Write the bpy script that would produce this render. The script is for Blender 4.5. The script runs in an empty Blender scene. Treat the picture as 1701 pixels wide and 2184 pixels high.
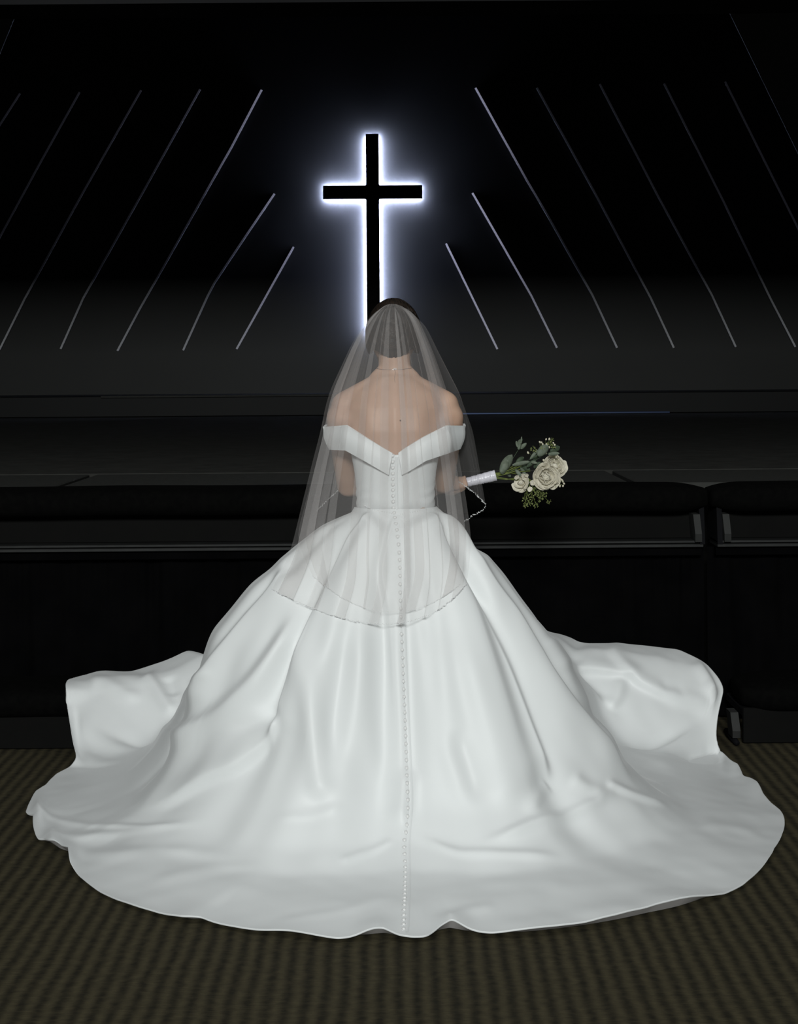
import bpy, math, random
import numpy as np
from mathutils import Vector, Matrix
from mathutils.bvhtree import BVHTree
random.seed(4); rng = np.random.default_rng(4)
S = bpy.context.scene
C = S.collection
PI = math.pi

# ------------------------------------------------------------------ camera, world, lights, exposure
W_, H_ = 1701, 2184
F = 3300.0          # focal length in pixels of the photograph
CH = 1.40           # camera height
HY = 790.0          # horizon row
ROLL = 0.0078
cam_d = bpy.data.cameras.new('camera'); cam = bpy.data.objects.new('camera', cam_d); C.objects.link(cam)
cam.location = (0, 0, CH)
cam.rotation_euler = (PI / 2, ROLL, 0)
cam_d.sensor_fit = 'VERTICAL'; cam_d.sensor_height = 36.0
cam_d.lens = F / H_ * 36.0
# principal point sits at (850.5, HY); roll turns about it
cam_d.shift_y = -(H_ / 2 - HY) / H_
cam_d.clip_start = 0.05; cam_d.clip_end = 100
S.camera = cam

world = bpy.data.worlds.new('world'); S.world = world; world.use_nodes = True
world.node_tree.nodes['Background'].inputs[0].default_value = (0.75, 0.85, 1.0, 1)
world.node_tree.nodes['Background'].inputs[1].default_value = 0.010

def area(name, loc, target, sx, sy, power, col):
    d = bpy.data.lights.new(name, 'AREA'); d.shape = 'RECTANGLE'; d.size = sx; d.size_y = sy
    d.energy = power; d.color = col
    o = bpy.data.objects.new(name, d); C.objects.link(o); o.location = loc
    o.rotation_euler = (Vector(target) - Vector(loc)).to_track_quat('-Z', 'Y').to_euler()
    return o
area('stage_wash_light', (-0.5, -8.0, 4.72), (0.0, 4.8, 0.6), 2.6, 1.3, 1225, (0.96, 1.0, 0.985))
area('overhead_fill_light', (0.0, 3.4, 5.7), (0.0, 3.4, 0), 5.0, 4.5, 54, (0.98, 1.0, 1.0))  # overhead fill, added to brighten the flat parts of the train

vs = S.view_settings
S.display_settings.display_device = 'sRGB'
vs.view_transform = 'Standard'; vs.look = 'None'; vs.gamma = 1.0; vs.use_curve_mapping = False
vs.exposure = 0.0
try: S.cycles.transparent_max_bounces = 48
except Exception: pass

# ------------------------------------------------------------------ helpers
def W(px, py, d):
    """point at depth d that stands on the photograph's pixel"""
    u = px - 850.5; v = py - HY
    u0 = u + ROLL * v; v0 = v - ROLL * u
    return Vector((u0 * d / F, d, CH - v0 * d / F))

def proj(P):
    """world points (n,3) -> pixels"""
    u0 = P[..., 0] * F / P[..., 1]; v0 = (CH - P[..., 2]) * F / P[..., 1]
    return u0 - ROLL * v0 + 850.5, v0 + ROLL * u0 + HY

def wfloor(px, py, z=0.012):
    u = px - 850.5; v = py - HY
    return W(px, py, (CH - z) * F / (v - ROLL * u))

def worldloc(o):
    l = Vector((0, 0, 0))
    while o is not None:
        l += Vector(o.location); o = o.parent
    return l

def mk(name, V, Fc, mat=None, parent=None, smooth=True, origin=None):
    """vertices in world space; origin = where the object's own origin goes"""
    base = worldloc(parent) if parent else Vector((0, 0, 0))
    org = Vector(origin) if origin is not None else (base if parent else Vector((0, 0, 0)))
    V = np.asarray(V, dtype=float) - np.array(org)
    me = bpy.data.meshes.new(name)
    me.from_pydata(V.tolist(), [], [tuple(int(i) for i in f) for f in Fc])
    me.update()
    if mat: me.materials.append(mat)
    if smooth: me.polygons.foreach_set('use_smooth', [True] * len(me.polygons))
    o = bpy.data.objects.new(name, me); C.objects.link(o)
    o.location = org - base
    if parent: o.parent = parent
    return o

def empty(name, loc):
    o = bpy.data.objects.new(name, None); C.objects.link(o); o.location = loc; o.empty_display_size = 0.1
    return o

def tag(o, label=None, cat=None, group=None, kind=None):
    if label: o['label'] = label
    if cat: o['category'] = cat
    if group: o['group'] = group
    if kind: o['kind'] = kind
    return o

def grid_faces(nu, nv, wrap=False):
    f = []
    for j in range(nv - 1):
        for i in range(nu if wrap else nu - 1):
            a = j * nu + i; b = j * nu + (i + 1) % nu
            f.append((a, b, b + nu, a + nu))
    return f

class MB:
    def __init__(s): s.v = []; s.f = []
    def add(s, V, Fc):
        n = len(s.v); s.v.extend([tuple(p) for p in V]); s.f.extend([tuple(i + n for i in f) for f in Fc]); return s
    def box(s, x0, x1, y0, y1, z0, z1, b=0.0):
        if b <= 0:
            V = [(x, y, z) for z in (z0, z1) for x, y in ((x0, y0), (x1, y0), (x1, y1), (x0, y1))]
            return s.add(V, [(3, 2, 1, 0), (4, 5, 6, 7), (0, 1, 5, 4), (1, 2, 6, 5), (2, 3, 7, 6), (3, 0, 4, 7)])
        # chamfered: three stacked rings
        V = []
        for z, k in ((z0, b), (z0 + b, 0), (z1 - b, 0), (z1, b)):
            for x, y in ((x0 + k + b, y0 + k), (x1 - k - b, y0 + k), (x1 - k, y0 + k + b), (x1 - k, y1 - k - b),
                         (x1 - k - b, y1 - k), (x0 + k + b, y1 - k), (x0 + k, y1 - k - b), (x0 + k, y0 + k + b)):
                V.append((x, y, z))
        Fc = grid_faces(8, 4, True) + [tuple(range(7, -1, -1)), tuple(range(24, 32))]
        return s.add(V, Fc)
    def tube(s, pts, rad, n=10, cap=True):
        pts = [Vector(p) for p in pts]; m = len(pts)
        rad = rad if hasattr(rad, '__len__') else [rad] * m
        V = []; up = Vector((0, 0, 1)); prev = None
        for i, p in enumerate(pts):
            t = (pts[min(i + 1, m - 1)] - pts[max(i - 1, 0)]).normalized()
            if prev is None:
                a = t.orthogonal().normalized()
            else:
                a = (prev - t * prev.dot(t)).normalized()
            prev = a; b = t.cross(a)
            for k in range(n):
                th = 2 * PI * k / n
                V.append(p + (a * math.cos(th) + b * math.sin(th)) * rad[i])
        Fc = grid_faces(n, m, True)
        if cap: Fc += [tuple(range(n - 1, -1, -1)), tuple(range((m - 1) * n, m * n))]
        return s.add(V, Fc)
    def ell(s, c, r, rot=None, n=14, m=10):
        V = []; c = Vector(c)
        for j in range(m + 1):
            a = PI * j / m
            for i in range(n):
                b = 2 * PI * i / n
                p = Vector((r[0] * math.sin(a) * math.cos(b), r[1] * math.sin(a) * math.sin(b), r[2] * math.cos(a)))
                if rot: p = rot @ p
                V.append(c + p)
        return s.add(V, grid_faces(n, m + 1, True))
    def obj(s, name, mat, parent=None, smooth=True, origin=None):
        return mk(name, s.v, s.f, mat, parent, smooth, origin)

def smooth01(x, a, b):
    t = np.clip((x - a) / (b - a), 0, 1); return t * t * (3 - 2 * t)

# ------------------------------------------------------------------ materials
def mat(name, col, rough=0.6, metal=0.0, spec=0.5, **kw):
    m = bpy.data.materials.new(name); m.use_nodes = True
    b = m.node_tree.nodes['Principled BSDF']
    b.inputs['Base Color'].default_value = (*col, 1); b.inputs['Roughness'].default_value = rough
    b.inputs['Metallic'].default_value = metal; b.inputs['Specular IOR Level'].default_value = spec
    for k, v in kw.items(): b.inputs[k.replace('_', ' ')].default_value = v
    return m

def N(m, typ, **kw):
    n = m.node_tree.nodes.new(typ)
    for k, v in kw.items(): setattr(n, k, v)
    return n
def L(m, a, b): m.node_tree.links.new(a, b)
def bsdf(m): return m.node_tree.nodes['Principled BSDF']

def noisy(name, c1, c2, scale, rough=0.7, bump=0.1, bscale=None, stretch=(1, 1, 1), spec=0.3, **kw):
    m = mat(name, c1, rough, spec=spec, **kw)
    tc = N(m, 'ShaderNodeTexCoord'); mp = N(m, 'ShaderNodeMapping'); mp.inputs['Scale'].default_value = stretch
    L(m, tc.outputs['Object'], mp.inputs['Vector'])
    nz = N(m, 'ShaderNodeTexNoise'); nz.inputs['Scale'].default_value = scale; nz.inputs['Detail'].default_value = 4
    L(m, mp.outputs[0], nz.inputs['Vector'])
    r = N(m, 'ShaderNodeValToRGB'); r.color_ramp.elements[0].position = 0.35; r.color_ramp.elements[1].position = 0.65
    r.color_ramp.elements[0].color = (*c1, 1); r.color_ramp.elements[1].color = (*c2, 1)
    L(m, nz.outputs['Fac'], r.inputs[0]); L(m, r.outputs[0], bsdf(m).inputs['Base Color'])
    if bump:
        n2 = N(m, 'ShaderNodeTexNoise'); n2.inputs['Scale'].default_value = bscale or scale * 4
        L(m, mp.outputs[0], n2.inputs['Vector'])
        bp = N(m, 'ShaderNodeBump'); bp.inputs['Strength'].default_value = bump; bp.inputs['Distance'].default_value = 0.002
        L(m, n2.outputs['Fac'], bp.inputs['Height']); L(m, bp.outputs[0], bsdf(m).inputs['Normal'])
    return m

M = {}
M['wall'] = noisy('black_wall_paint', (0.023, 0.0235, 0.0225), (0.026, 0.0265, 0.0255), 1.2, 0.55, 0.05, 60, spec=0.25)
M['side'] = noisy('charcoal_side_paint', (0.20, 0.21, 0.22), (0.22, 0.23, 0.24), 1.5, 0.9, 0.05, 60, spec=0.1)
M['ceil'] = noisy('dark_ceiling_paint', (0.012, 0.012, 0.013), (0.014, 0.014, 0.015), 1.5, 0.9, 0.0, spec=0.1)
M['stagecarpet'] = noisy('dark_stage_carpet', (0.034, 0.034, 0.031), (0.046, 0.046, 0.042), 9, 0.95, 0.3, 300, spec=0.1)
M['nosing'] = noisy('stage_edge_board', (0.034, 0.035, 0.032), (0.042, 0.042, 0.039), 30, 0.7, 0.2, 200, spec=0.2)
M['riser'] = noisy('riser_paint', (0.003, 0.0032, 0.0032), (0.004, 0.0042, 0.0042), 2, 0.6, 0.05, 80)
M['cushion'] = noisy('black_upholstery', (0.0012, 0.0012, 0.0012), (0.0022, 0.0022, 0.002), 40, 0.9, 0.3, 400, spec=0.05)
M['panel'] = noisy('rail_panel_paint', (0.0012, 0.00115, 0.0010), (0.0018, 0.0017, 0.0014), 12, 0.8, 0.15, 150, spec=0.15)
M['bracket'] = noisy('rail_bracket_wood', (0.026, 0.027, 0.026), (0.034, 0.034, 0.033), 20, 0.7, 0.1, 100, (1, 1, .2), spec=0.2)
M['endplate'] = mat('rail_end_plate', (0.004, 0.004, 0.005), 0.8, spec=0.1)
M['ledge'] = noisy('rail_ledge_edge', (0.011, 0.0115, 0.0115), (0.017, 0.0175, 0.017), 90, 0.6, 0.1, 100, (.2, 1, 1))
M['drape'] = noisy('black_gathered_cloth', (0.0016, 0.0016, 0.0018), (0.0026, 0.0025, 0.0027), 6, 0.95, 0.2, 300, spec=0.02)
M['cross'] = mat('cross_black', (0.004, 0.004, 0.004), 0.7, spec=0.1)

def emis(name, col, s):
    m = mat(name, (0.8, 0.8, 0.8), 0.6)
    bsdf(m).inputs['Emission Color'].default_value = (*col, 1); bsdf(m).inputs['Emission Strength'].default_value = s
    return m
M['led'] = emis('cross_led_tape', (0.60, 0.68, 1.0), 600)
M['ledv'] = emis('cross_led_tape_violet', (0.78, 0.66, 1.0), 20)

# LED strip diffusers: milky plastic, cross light painted in as emission, stored as 'glow'
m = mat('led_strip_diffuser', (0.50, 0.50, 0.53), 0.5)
at = N(m, 'ShaderNodeAttribute', attribute_name='painted_glow')
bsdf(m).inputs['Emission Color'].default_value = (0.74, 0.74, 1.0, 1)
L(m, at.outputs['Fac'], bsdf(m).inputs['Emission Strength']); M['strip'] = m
M['channel'] = mat('led_channel_dark', (0.02, 0.02, 0.022), 0.5, 0.6)

# ribbed carpet
m = mat('ribbed_olive_carpet', (0.05, 0.045, 0.03), 0.95, spec=0.08)
tc = N(m, 'ShaderNodeTexCoord'); sep = N(m, 'ShaderNodeSeparateXYZ'); L(m, tc.outputs['Object'], sep.inputs[0])
nzw = N(m, 'ShaderNodeTexNoise'); nzw.inputs['Scale'].default_value = 5; L(m, tc.outputs['Object'], nzw.inputs['Vector'])
def math_(m, op, a, b=None, c=None):
    n = N(m, 'ShaderNodeMath', operation=op)
    for i, v in enumerate((a, b, c)):
        if v is None: continue
        if isinstance(v, (int, float)): n.inputs[i].default_value = v
        else: L(m, v, n.inputs[i])
    return n.outputs[0]
wob = math_(m, 'MULTIPLY', math_(m, 'SUBTRACT', nzw.outputs['Fac'], 0.5), 0.016)
xx = math_(m, 'ADD', sep.outputs[0], wob)
stripe = math_(m, 'SINE', math_(m, 'MULTIPLY', xx, 2 * PI / 0.0418))
map2 = N(m, 'ShaderNodeMapping'); map2.inputs['Scale'].default_value = (9, 120, 1); L(m, tc.outputs['Object'], map2.inputs[0])
nz2 = N(m, 'ShaderNodeTexNoise'); nz2.inputs['Scale'].default_value = 3.0; nz2.inputs['Detail'].default_value = 3; L(m, map2.outputs[0], nz2.inputs['Vector'])
nz3 = N(m, 'ShaderNodeTexNoise'); nz3.inputs['Scale'].default_value = 45; nz3.inputs['Detail'].default_value = 5; L(m, tc.outputs['Object'], nz3.inputs['Vector'])
comb = math_(m, 'ADD', math_(m, 'ADD', math_(m, 'MULTIPLY', stripe, 0.20), math_(m, 'MULTIPLY', nz2.outputs['Fac'], 0.45)), math_(m, 'MULTIPLY', nz3.outputs['Fac'], 0.60))
rp = N(m, 'ShaderNodeValToRGB'); rp.color_ramp.elements[0].position = 0.24; rp.color_ramp.elements[1].position = 0.84
rp.color_ramp.elements[0].color = (0.021, 0.019, 0.013, 1); rp.color_ramp.elements[1].color = (0.076, 0.065, 0.038, 1)
L(m, comb, rp.inputs[0]); L(m, rp.outputs[0], bsdf(m).inputs['Base Color'])
bp = N(m, 'ShaderNodeBump'); bp.inputs['Strength'].default_value = 0.6; bp.inputs['Distance'].default_value = 0.004
L(m, comb, bp.inputs['Height']); L(m, bp.outputs[0], bsdf(m).inputs['Normal']); M['carpet'] = m

# satin
def satin(name, col):
    m = mat(name, col, 0.50, spec=0.42)
    b = bsdf(m); b.inputs['Sheen Weight'].default_value = 0.15; b.inputs['Sheen Roughness'].default_value = 0.4
    tc = N(m, 'ShaderNodeTexCoord'); mp = N(m, 'ShaderNodeMapping'); mp.inputs['Scale'].default_value = (30, 30, 160)
    L(m, tc.outputs['Object'], mp.inputs[0])
    nz = N(m, 'ShaderNodeTexNoise'); nz.inputs['Scale'].default_value = 6; nz.inputs['Detail'].default_value = 2; L(m, mp.outputs[0], nz.inputs['Vector'])
    bp = N(m, 'ShaderNodeBump'); bp.inputs['Strength'].default_value = 0.05; bp.inputs['Distance'].default_value = 0.001
    L(m, nz.outputs['Fac'], bp.inputs['Height']); L(m, bp.outputs[0], b.inputs['Normal'])
    return m
M['satin'] = satin('white_satin', (0.80, 0.815, 0.815))
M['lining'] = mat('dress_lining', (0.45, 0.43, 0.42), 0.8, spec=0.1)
M['button'] = mat('satin_button', (0.80, 0.80, 0.79), 0.35, spec=0.5)
M['loop'] = mat('button_loop', (0.72, 0.72, 0.72), 0.6)
M['bead'] = mat('glass_beads', (0.85, 0.85, 0.85), 0.15, spec=1.0)
M['silver'] = mat('silver', (0.75, 0.70, 0.66), 0.2, 1.0)

m = noisy('skin', (0.52, 0.335, 0.245), (0.57, 0.375, 0.28), 14, 0.5, 0.03, 200, spec=0.35)
bsdf(m).inputs['Subsurface Weight'].default_value = 0.12; bsdf(m).inputs['Subsurface Radius'].default_value = (0.02, 0.008, 0.004)
bsdf(m).inputs['Subsurface Scale'].default_value = 0.5; M['skin'] = m
M['mole'] = mat('mole', (0.10, 0.05, 0.035), 0.6)
M['eye'] = mat('eye_white', (0.7, 0.7, 0.68), 0.3); M['lip'] = mat('lip', (0.45, 0.16, 0.14), 0.4)

m = mat('dark_brown_hair', (0.020, 0.012, 0.008), 0.55, spec=0.25)
tc = N(m, 'ShaderNodeTexCoord'); mp = N(m, 'ShaderNodeMapping'); mp.inputs['Scale'].default_value = (260, 60, 20); L(m, tc.outputs['Object'], mp.inputs[0])
nz = N(m, 'ShaderNodeTexNoise'); nz.inputs['Scale'].default_value = 1.0; nz.inputs['Detail'].default_value = 3; L(m, mp.outputs[0], nz.inputs['Vector'])
rp = N(m, 'ShaderNodeValToRGB'); rp.color_ramp.elements[0].position = .35; rp.color_ramp.elements[1].position = .7
rp.color_ramp.elements[0].color = (0.005, 0.0032, 0.0022, 1); rp.color_ramp.elements[1].color = (0.026, 0.016, 0.010, 1)
L(m, nz.outputs['Fac'], rp.inputs[0]); L(m, rp.outputs[0], bsdf(m).inputs['Base Color'])
bp = N(m, 'ShaderNodeBump'); bp.inputs['Strength'].default_value = 0.5; bp.inputs['Distance'].default_value = 0.002
L(m, nz.outputs['Fac'], bp.inputs['Height']); L(m, bp.outputs[0], bsdf(m).inputs['Normal']); M['hair'] = m

def tulle(name, a0, a1):
    m = bpy.data.materials.new(name); m.use_nodes = True; nt = m.node_tree; nt.nodes.clear()
    out = N(m, 'ShaderNodeOutputMaterial'); mix = N(m, 'ShaderNodeMixShader'); tr = N(m, 'ShaderNodeBsdfTransparent')
    df = N(m, 'ShaderNodeBsdfDiffuse'); df.inputs[0].default_value = (0.80, 0.765, 0.755, 1)
    tl = N(m, 'ShaderNodeBsdfTranslucent'); tl.inputs[0].default_value = (0.80, 0.765, 0.755, 1)
    mx2 = N(m, 'ShaderNodeMixShader'); mx2.inputs[0].default_value = 0.35
    L(m, df.outputs[0], mx2.inputs[1]); L(m, tl.outputs[0], mx2.inputs[2])
    lw = N(m, 'ShaderNodeLayerWeight'); lw.inputs[0].default_value = 0.5
    p = math_(m, 'POWER', lw.outputs['Facing'], 5.0)
    a = math_(m, 'ADD', math_(m, 'MULTIPLY', p, a1), a0)
    L(m, a, mix.inputs[0]); L(m, tr.outputs[0], mix.inputs[1]); L(m, mx2.outputs[0], mix.inputs[2]); L(m, mix.outputs[0], out.inputs[0])
    return m
M['tulle'] = tulle('ivory_tulle', 0.084, 0.6)

M['leaf'] = noisy('eucalyptus_leaf', (0.105, 0.13, 0.095), (0.16, 0.185, 0.14), 60, 0.6, 0.1, 200)
M['leafdark'] = noisy('dark_leaf', (0.035, 0.055, 0.032), (0.06, 0.085, 0.05), 60, 0.6, 0.1, 200)
M['lime'] = noisy('lime_leaf', (0.13, 0.17, 0.05), (0.30, 0.33, 0.13), 120, 0.6, 0.1, 300)
M['stem'] = noisy('green_stem', (0.10, 0.13, 0.03), (0.17, 0.20, 0.05), 60, 0.6, 0.05, 100)
M['petal'] = noisy('ivory_petal', (0.62, 0.58, 0.47), (0.72, 0.68, 0.57), 40, 0.6, 0.05, 200)
M['bud'] = mat('waxflower_bud', (0.60, 0.56, 0.43), 0.55)
M['ribbon'] = noisy('white_ribbon', (0.66, 0.64, 0.70), (0.76, 0.74, 0.80), 60, 0.35, 0.2, 200, spec=0.6)

# ------------------------------------------------------------------ the setting
def struct(o): o['kind'] = 'structure'; return o
DW = 17.8; ZS = 0.92
struct(MB().box(-7, 7, -11, 6.5, -0.1, 0.0).obj('floor', M['carpet'], smooth=False))
struct(MB().box(-7, 7, DW, DW + .2, ZS, 6.6).obj('wall_back', M['wall'], smooth=False))
struct(MB().box(-7.2, -7, -11, DW + .2, 0, 6.6).obj('wall_left', M['ceil'], smooth=False))
struct(MB().box(7, 7.2, -11, DW + .2, 0, 6.6).obj('wall_right', M['ceil'], smooth=False))
struct(MB().box(-7.2, 7.2, -11.2, -11, 0, 6.6).obj('wall_rear', M['ceil'], smooth=False))
struct(MB().box(-7.2, 7.2, -11.2, DW + .2, 6.6, 6.8).obj('ceiling', M['ceil'], smooth=False))
# out-of-frame header added to shade the upper wall; two splayed proscenium legs
DP = 7.3
hd = MB().box(-7, 7, DP, DP + .3, 3.14, 6.6)
struct(hd.obj('wall_shade_header', M['ceil'], smooth=False))
def leg(name, pts):
    n = len(pts); DL = 16.4; V = [tuple(W(x, y, DL)) for x, y in pts]; V2 = [(v[0], DL + .02, v[2]) for v in V]
    Fc = [tuple(range(n)), tuple(range(2 * n - 1, n - 1, -1))] + [(i, i + n, (i + 1) % n + n, (i + 1) % n) for i in range(n)]
    return struct(mk(name, V + V2, Fc, M['side'], smooth=False))
leg('wall_proscenium_right', [(1535, -30), (1701, 325), (1850, 640), (2260, 640), (2260, -30)])
leg('wall_proscenium_left', [(66, -30), (0, 125), (-150, 420), (-550, 420), (-550, -30)])

# stage: carpeted floor, edge boards laid end to end, front face, platform along the wall
st = struct(MB().box(-7, 7, 7.36, DW, 0, ZS).obj('floor_stage', M['stagecarpet'], smooth=False))
struct(MB().box(-7, 7, 6.5, 7.36, 0, ZS - 0.03).obj('floor_stage_front', M['panel'], smooth=False))
def xj(px, d): return (px - 850) * d / F
b0, b1 = xj(165, 6.95), xj(1302, 6.95)
prev = -7.0
edge = struct(empty('trim_stage_edge', (0, 6.5, ZS)))
for k, x in enumerate([-5.3, -3.9, b0 - .02, b1 + 0.015, 3.4, 4.9, 7.0]):
    MB().box(prev + (0.035 if k else 0), x - 0.0, 6.5, 7.30, ZS - 0.03, ZS, 0.004).obj('board', M['nosing'], edge, smooth=False)
    prev = x
pl = struct(MB().box(-7, 7, 16.62, DW, ZS, 1.148, 0.01).obj('trim_wall_platform', M['riser'], smooth=False))
m = mat('metal_reflection_blue', (0.035, 0.05, 0.10), 0.4, 0.8)  # metal strip, tinted blue and cut short to paint in the cross's reflection
struct(MB().box(.3, 2.9, 16.585, 16.62, ZS, ZS + 0.022, 0.004).obj('trim_metal_reflection', m, smooth=False))
struct(MB().box(-3.2, -.55, 16.585, 16.62, 1.128, 1.150, 0.004).obj('trim_platform_edge', M['nosing'], smooth=False))

# ------------------------------------------------------------------ backlit cross
DC = DW - 0.08
def PC(px, py, d=DC): 
    p = W(px, py, d); return p.x, p.z
cxl, _ = PC(787.5, 460); cxr, _ = PC(814.0, 340)
cx = (PC(801, 340)[0] + PC(799, 500)[0]) / 2
hw = 0.0735
_, ztop = PC(801, 285); _, zbot = PC(797, 716); _, za = PC(801, 395); _, zb = PC(801, 423)
xl, _ = PC(694.5, 408); xr, _ = PC(906, 408)
cr = empty('cross', (cx, DC, zbot))
tag(cr, 'black wall-mounted cross glowing white from behind', 'cross')
outl = [(cx - hw, zbot), (cx + hw, zbot), (cx + hw, zb - .015), (cx + hw + .004, zb - .004), (cx + hw + .015, zb), (xr, zb), (xr, za), (cx + hw + .015, za), (cx + hw + .004, za + .004),
        (cx + hw, za + .015), (cx + hw, ztop), (cx - hw, ztop), (cx - hw, za + .015), (cx - hw - .004, za + .004), (cx - hw - .015, za), (xl, za), (xl, zb), (cx - hw - .015, zb), (cx - hw - .004, zb - .004), (cx - hw, zb - .015)]
n = len(outl)
V = [(x, DC - .02, z) for x, z in outl] + [(x, DC + .03, z) for x, z in outl]
mk('cross_face', V, [tuple(range(n)), tuple(range(2 * n - 1, n - 1, -1))] + [((i + 1) % n, i, i + n, (i + 1) % n + n) for i in range(n)], M['cross'], cr, smooth=False)
# LED tapes on the back, along each edge
def tape(x0, x1, z0, z1, mt): 
    MB().box(x0, x1, DC + .034, DC + .040, z0, z1).obj('led_tape', mt, cr, smooth=False)
for mx, mz in ((cx, zbot + .25), (cx, (zb + zbot) / 2), (cx, ztop - .2), (xl + .15, (za + zb) / 2), (xr - .15, (za + zb) / 2)):
    MB().tube([(mx, DC + .02, mz), (mx, DW - .0003, mz)], .012, 12).obj('wall_mount', M['cross'], cr)
e = 0.010; w = 0.020
tape(cx - hw + e, cx - hw + e + w, zbot + e, zb - .01, M['led']); tape(cx + hw - e - w, cx + hw - e, zbot + e, zb - .01, M['led'])
tape(cx - hw + e, cx - hw + e + w, za + .01, ztop - e, M['led']); tape(cx + hw - e - w, cx + hw - e, za + .01, ztop - e, M['led'])
tape(xl + e, cx - hw - e, za - e - w, za - e, M['led']); tape(xl + e, cx - hw - e, zb + e, zb + e + w, M['led'])
tape(cx + hw + e, xr - e, za - e - w, za - e, M['led']); tape(cx + hw + e, xr - e, zb + e, zb + e + w, M['led'])

# ------------------------------------------------------------------ LED strips like rays
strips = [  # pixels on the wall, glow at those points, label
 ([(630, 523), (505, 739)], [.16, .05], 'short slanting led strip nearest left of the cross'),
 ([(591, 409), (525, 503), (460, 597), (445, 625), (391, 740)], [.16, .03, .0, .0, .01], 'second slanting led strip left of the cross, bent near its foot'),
 ([(567, 187), (500, 310), (435, 420), (300, 650), (251, 739)], [.17, .10, .01, .0, .01], 'long led strip left of the cross with cross light painted on its upper third'),
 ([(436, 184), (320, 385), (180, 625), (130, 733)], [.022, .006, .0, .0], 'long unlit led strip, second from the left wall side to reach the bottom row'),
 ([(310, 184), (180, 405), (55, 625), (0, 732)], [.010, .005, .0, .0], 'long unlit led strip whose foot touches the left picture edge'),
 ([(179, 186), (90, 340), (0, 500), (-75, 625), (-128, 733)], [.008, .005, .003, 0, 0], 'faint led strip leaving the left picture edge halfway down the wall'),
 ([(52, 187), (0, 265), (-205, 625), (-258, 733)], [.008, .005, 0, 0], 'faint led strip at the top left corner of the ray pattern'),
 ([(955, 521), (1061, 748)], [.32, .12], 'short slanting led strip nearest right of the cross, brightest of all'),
 ([(1013, 414), (1075, 526), (1135, 635), (1188, 747)], [.30, .22, .10, .06], 'second slanting led strip right of the cross, cross light painted along its length'),
 ([(1023, 190), (1080, 297), (1130, 390), (1170, 460), (1265, 635), (1316, 749)], [.24, .18, .05, .006, .0, .01], 'long led strip right of the cross with cross light painted on its upper half'),
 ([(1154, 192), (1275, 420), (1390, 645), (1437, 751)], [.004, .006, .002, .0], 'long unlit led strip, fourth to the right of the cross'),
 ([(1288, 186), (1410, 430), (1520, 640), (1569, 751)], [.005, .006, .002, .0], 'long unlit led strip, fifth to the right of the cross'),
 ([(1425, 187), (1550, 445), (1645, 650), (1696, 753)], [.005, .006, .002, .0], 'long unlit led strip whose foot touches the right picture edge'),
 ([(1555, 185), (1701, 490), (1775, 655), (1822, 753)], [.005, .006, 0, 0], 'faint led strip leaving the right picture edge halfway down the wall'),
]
def strip_mesh(pts, half, y0, y1, painted_glow=None, sub=1):
    P = [Vector((p.x, p.z)) for p in pts]; V = []; G = []
    n = len(P)
    for i, p in enumerate(P):
        t = (P[min(i + 1, n - 1)] - P[max(i - 1, 0)]).normalized(); q = Vector((-t.y, t.x)) * half
        for a, y in ((p + q, y0), (p - q, y0), (p - q, y1), (p + q, y1)):
            V.append((a.x, y, a.y)); G.append(painted_glow[i] if painted_glow else 0)
    Fc = grid_faces(4, n, True) + [(0, 1, 2, 3), ((n - 1) * 4 + 3, (n - 1) * 4 + 2, (n - 1) * 4 + 1, (n - 1) * 4)]
    return V, Fc, G
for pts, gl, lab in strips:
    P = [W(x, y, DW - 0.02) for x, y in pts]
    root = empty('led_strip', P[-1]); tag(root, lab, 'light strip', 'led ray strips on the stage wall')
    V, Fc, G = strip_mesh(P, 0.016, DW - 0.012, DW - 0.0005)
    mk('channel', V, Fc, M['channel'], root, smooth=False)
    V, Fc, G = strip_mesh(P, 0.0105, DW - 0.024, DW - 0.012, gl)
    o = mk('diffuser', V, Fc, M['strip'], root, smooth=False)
    a = o.data.attributes.new('painted_glow', 'FLOAT', 'POINT'); a.data.foreach_set('value', G)

# ------------------------------------------------------------------ kneeling rails
def cushion(x0, x1, y0, y1, z0, z1, name, parent, seed=0, n=60):
    """puffy upholstered bar with rounded ends"""
    V = []; m = 20
    for i in range(n + 1):
        t = i / n; t = 0.5 - 0.5 * math.cos(PI * t) if i not in (0, n) else t
        x = x0 + (x1 - x0) * t
        de = min(x - x0, x1 - x); k = 1 - max(0, 1 - de / 0.16) ** 2.4
        k = 0.62 + 0.38 * k
        if i in (0, n): k = 0.30
        for j in range(m):
            th = 2 * PI * j / m
            c, s = math.cos(th), math.sin(th)
            ry = (y1 - y0) / 2 * k; rz = (z1 - z0) / 2 * k
            e = 0.62
            yy = (y0 + y1) / 2 + ry * math.copysign(abs(c) ** e, c)
            zz = z0 + (z1 - z0) * 0.47 + rz * math.copysign(abs(s) ** e, s) + 0.0015 * math.sin(x * 7 + seed)
            V.append((x, yy, zz))
    Fc = grid_faces(m, n + 1, True) + [tuple(range(m - 1, -1, -1)), tuple(range(n * m, n * m + m))]
    return mk(name, V, Fc, M['cushion'], parent)

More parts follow.
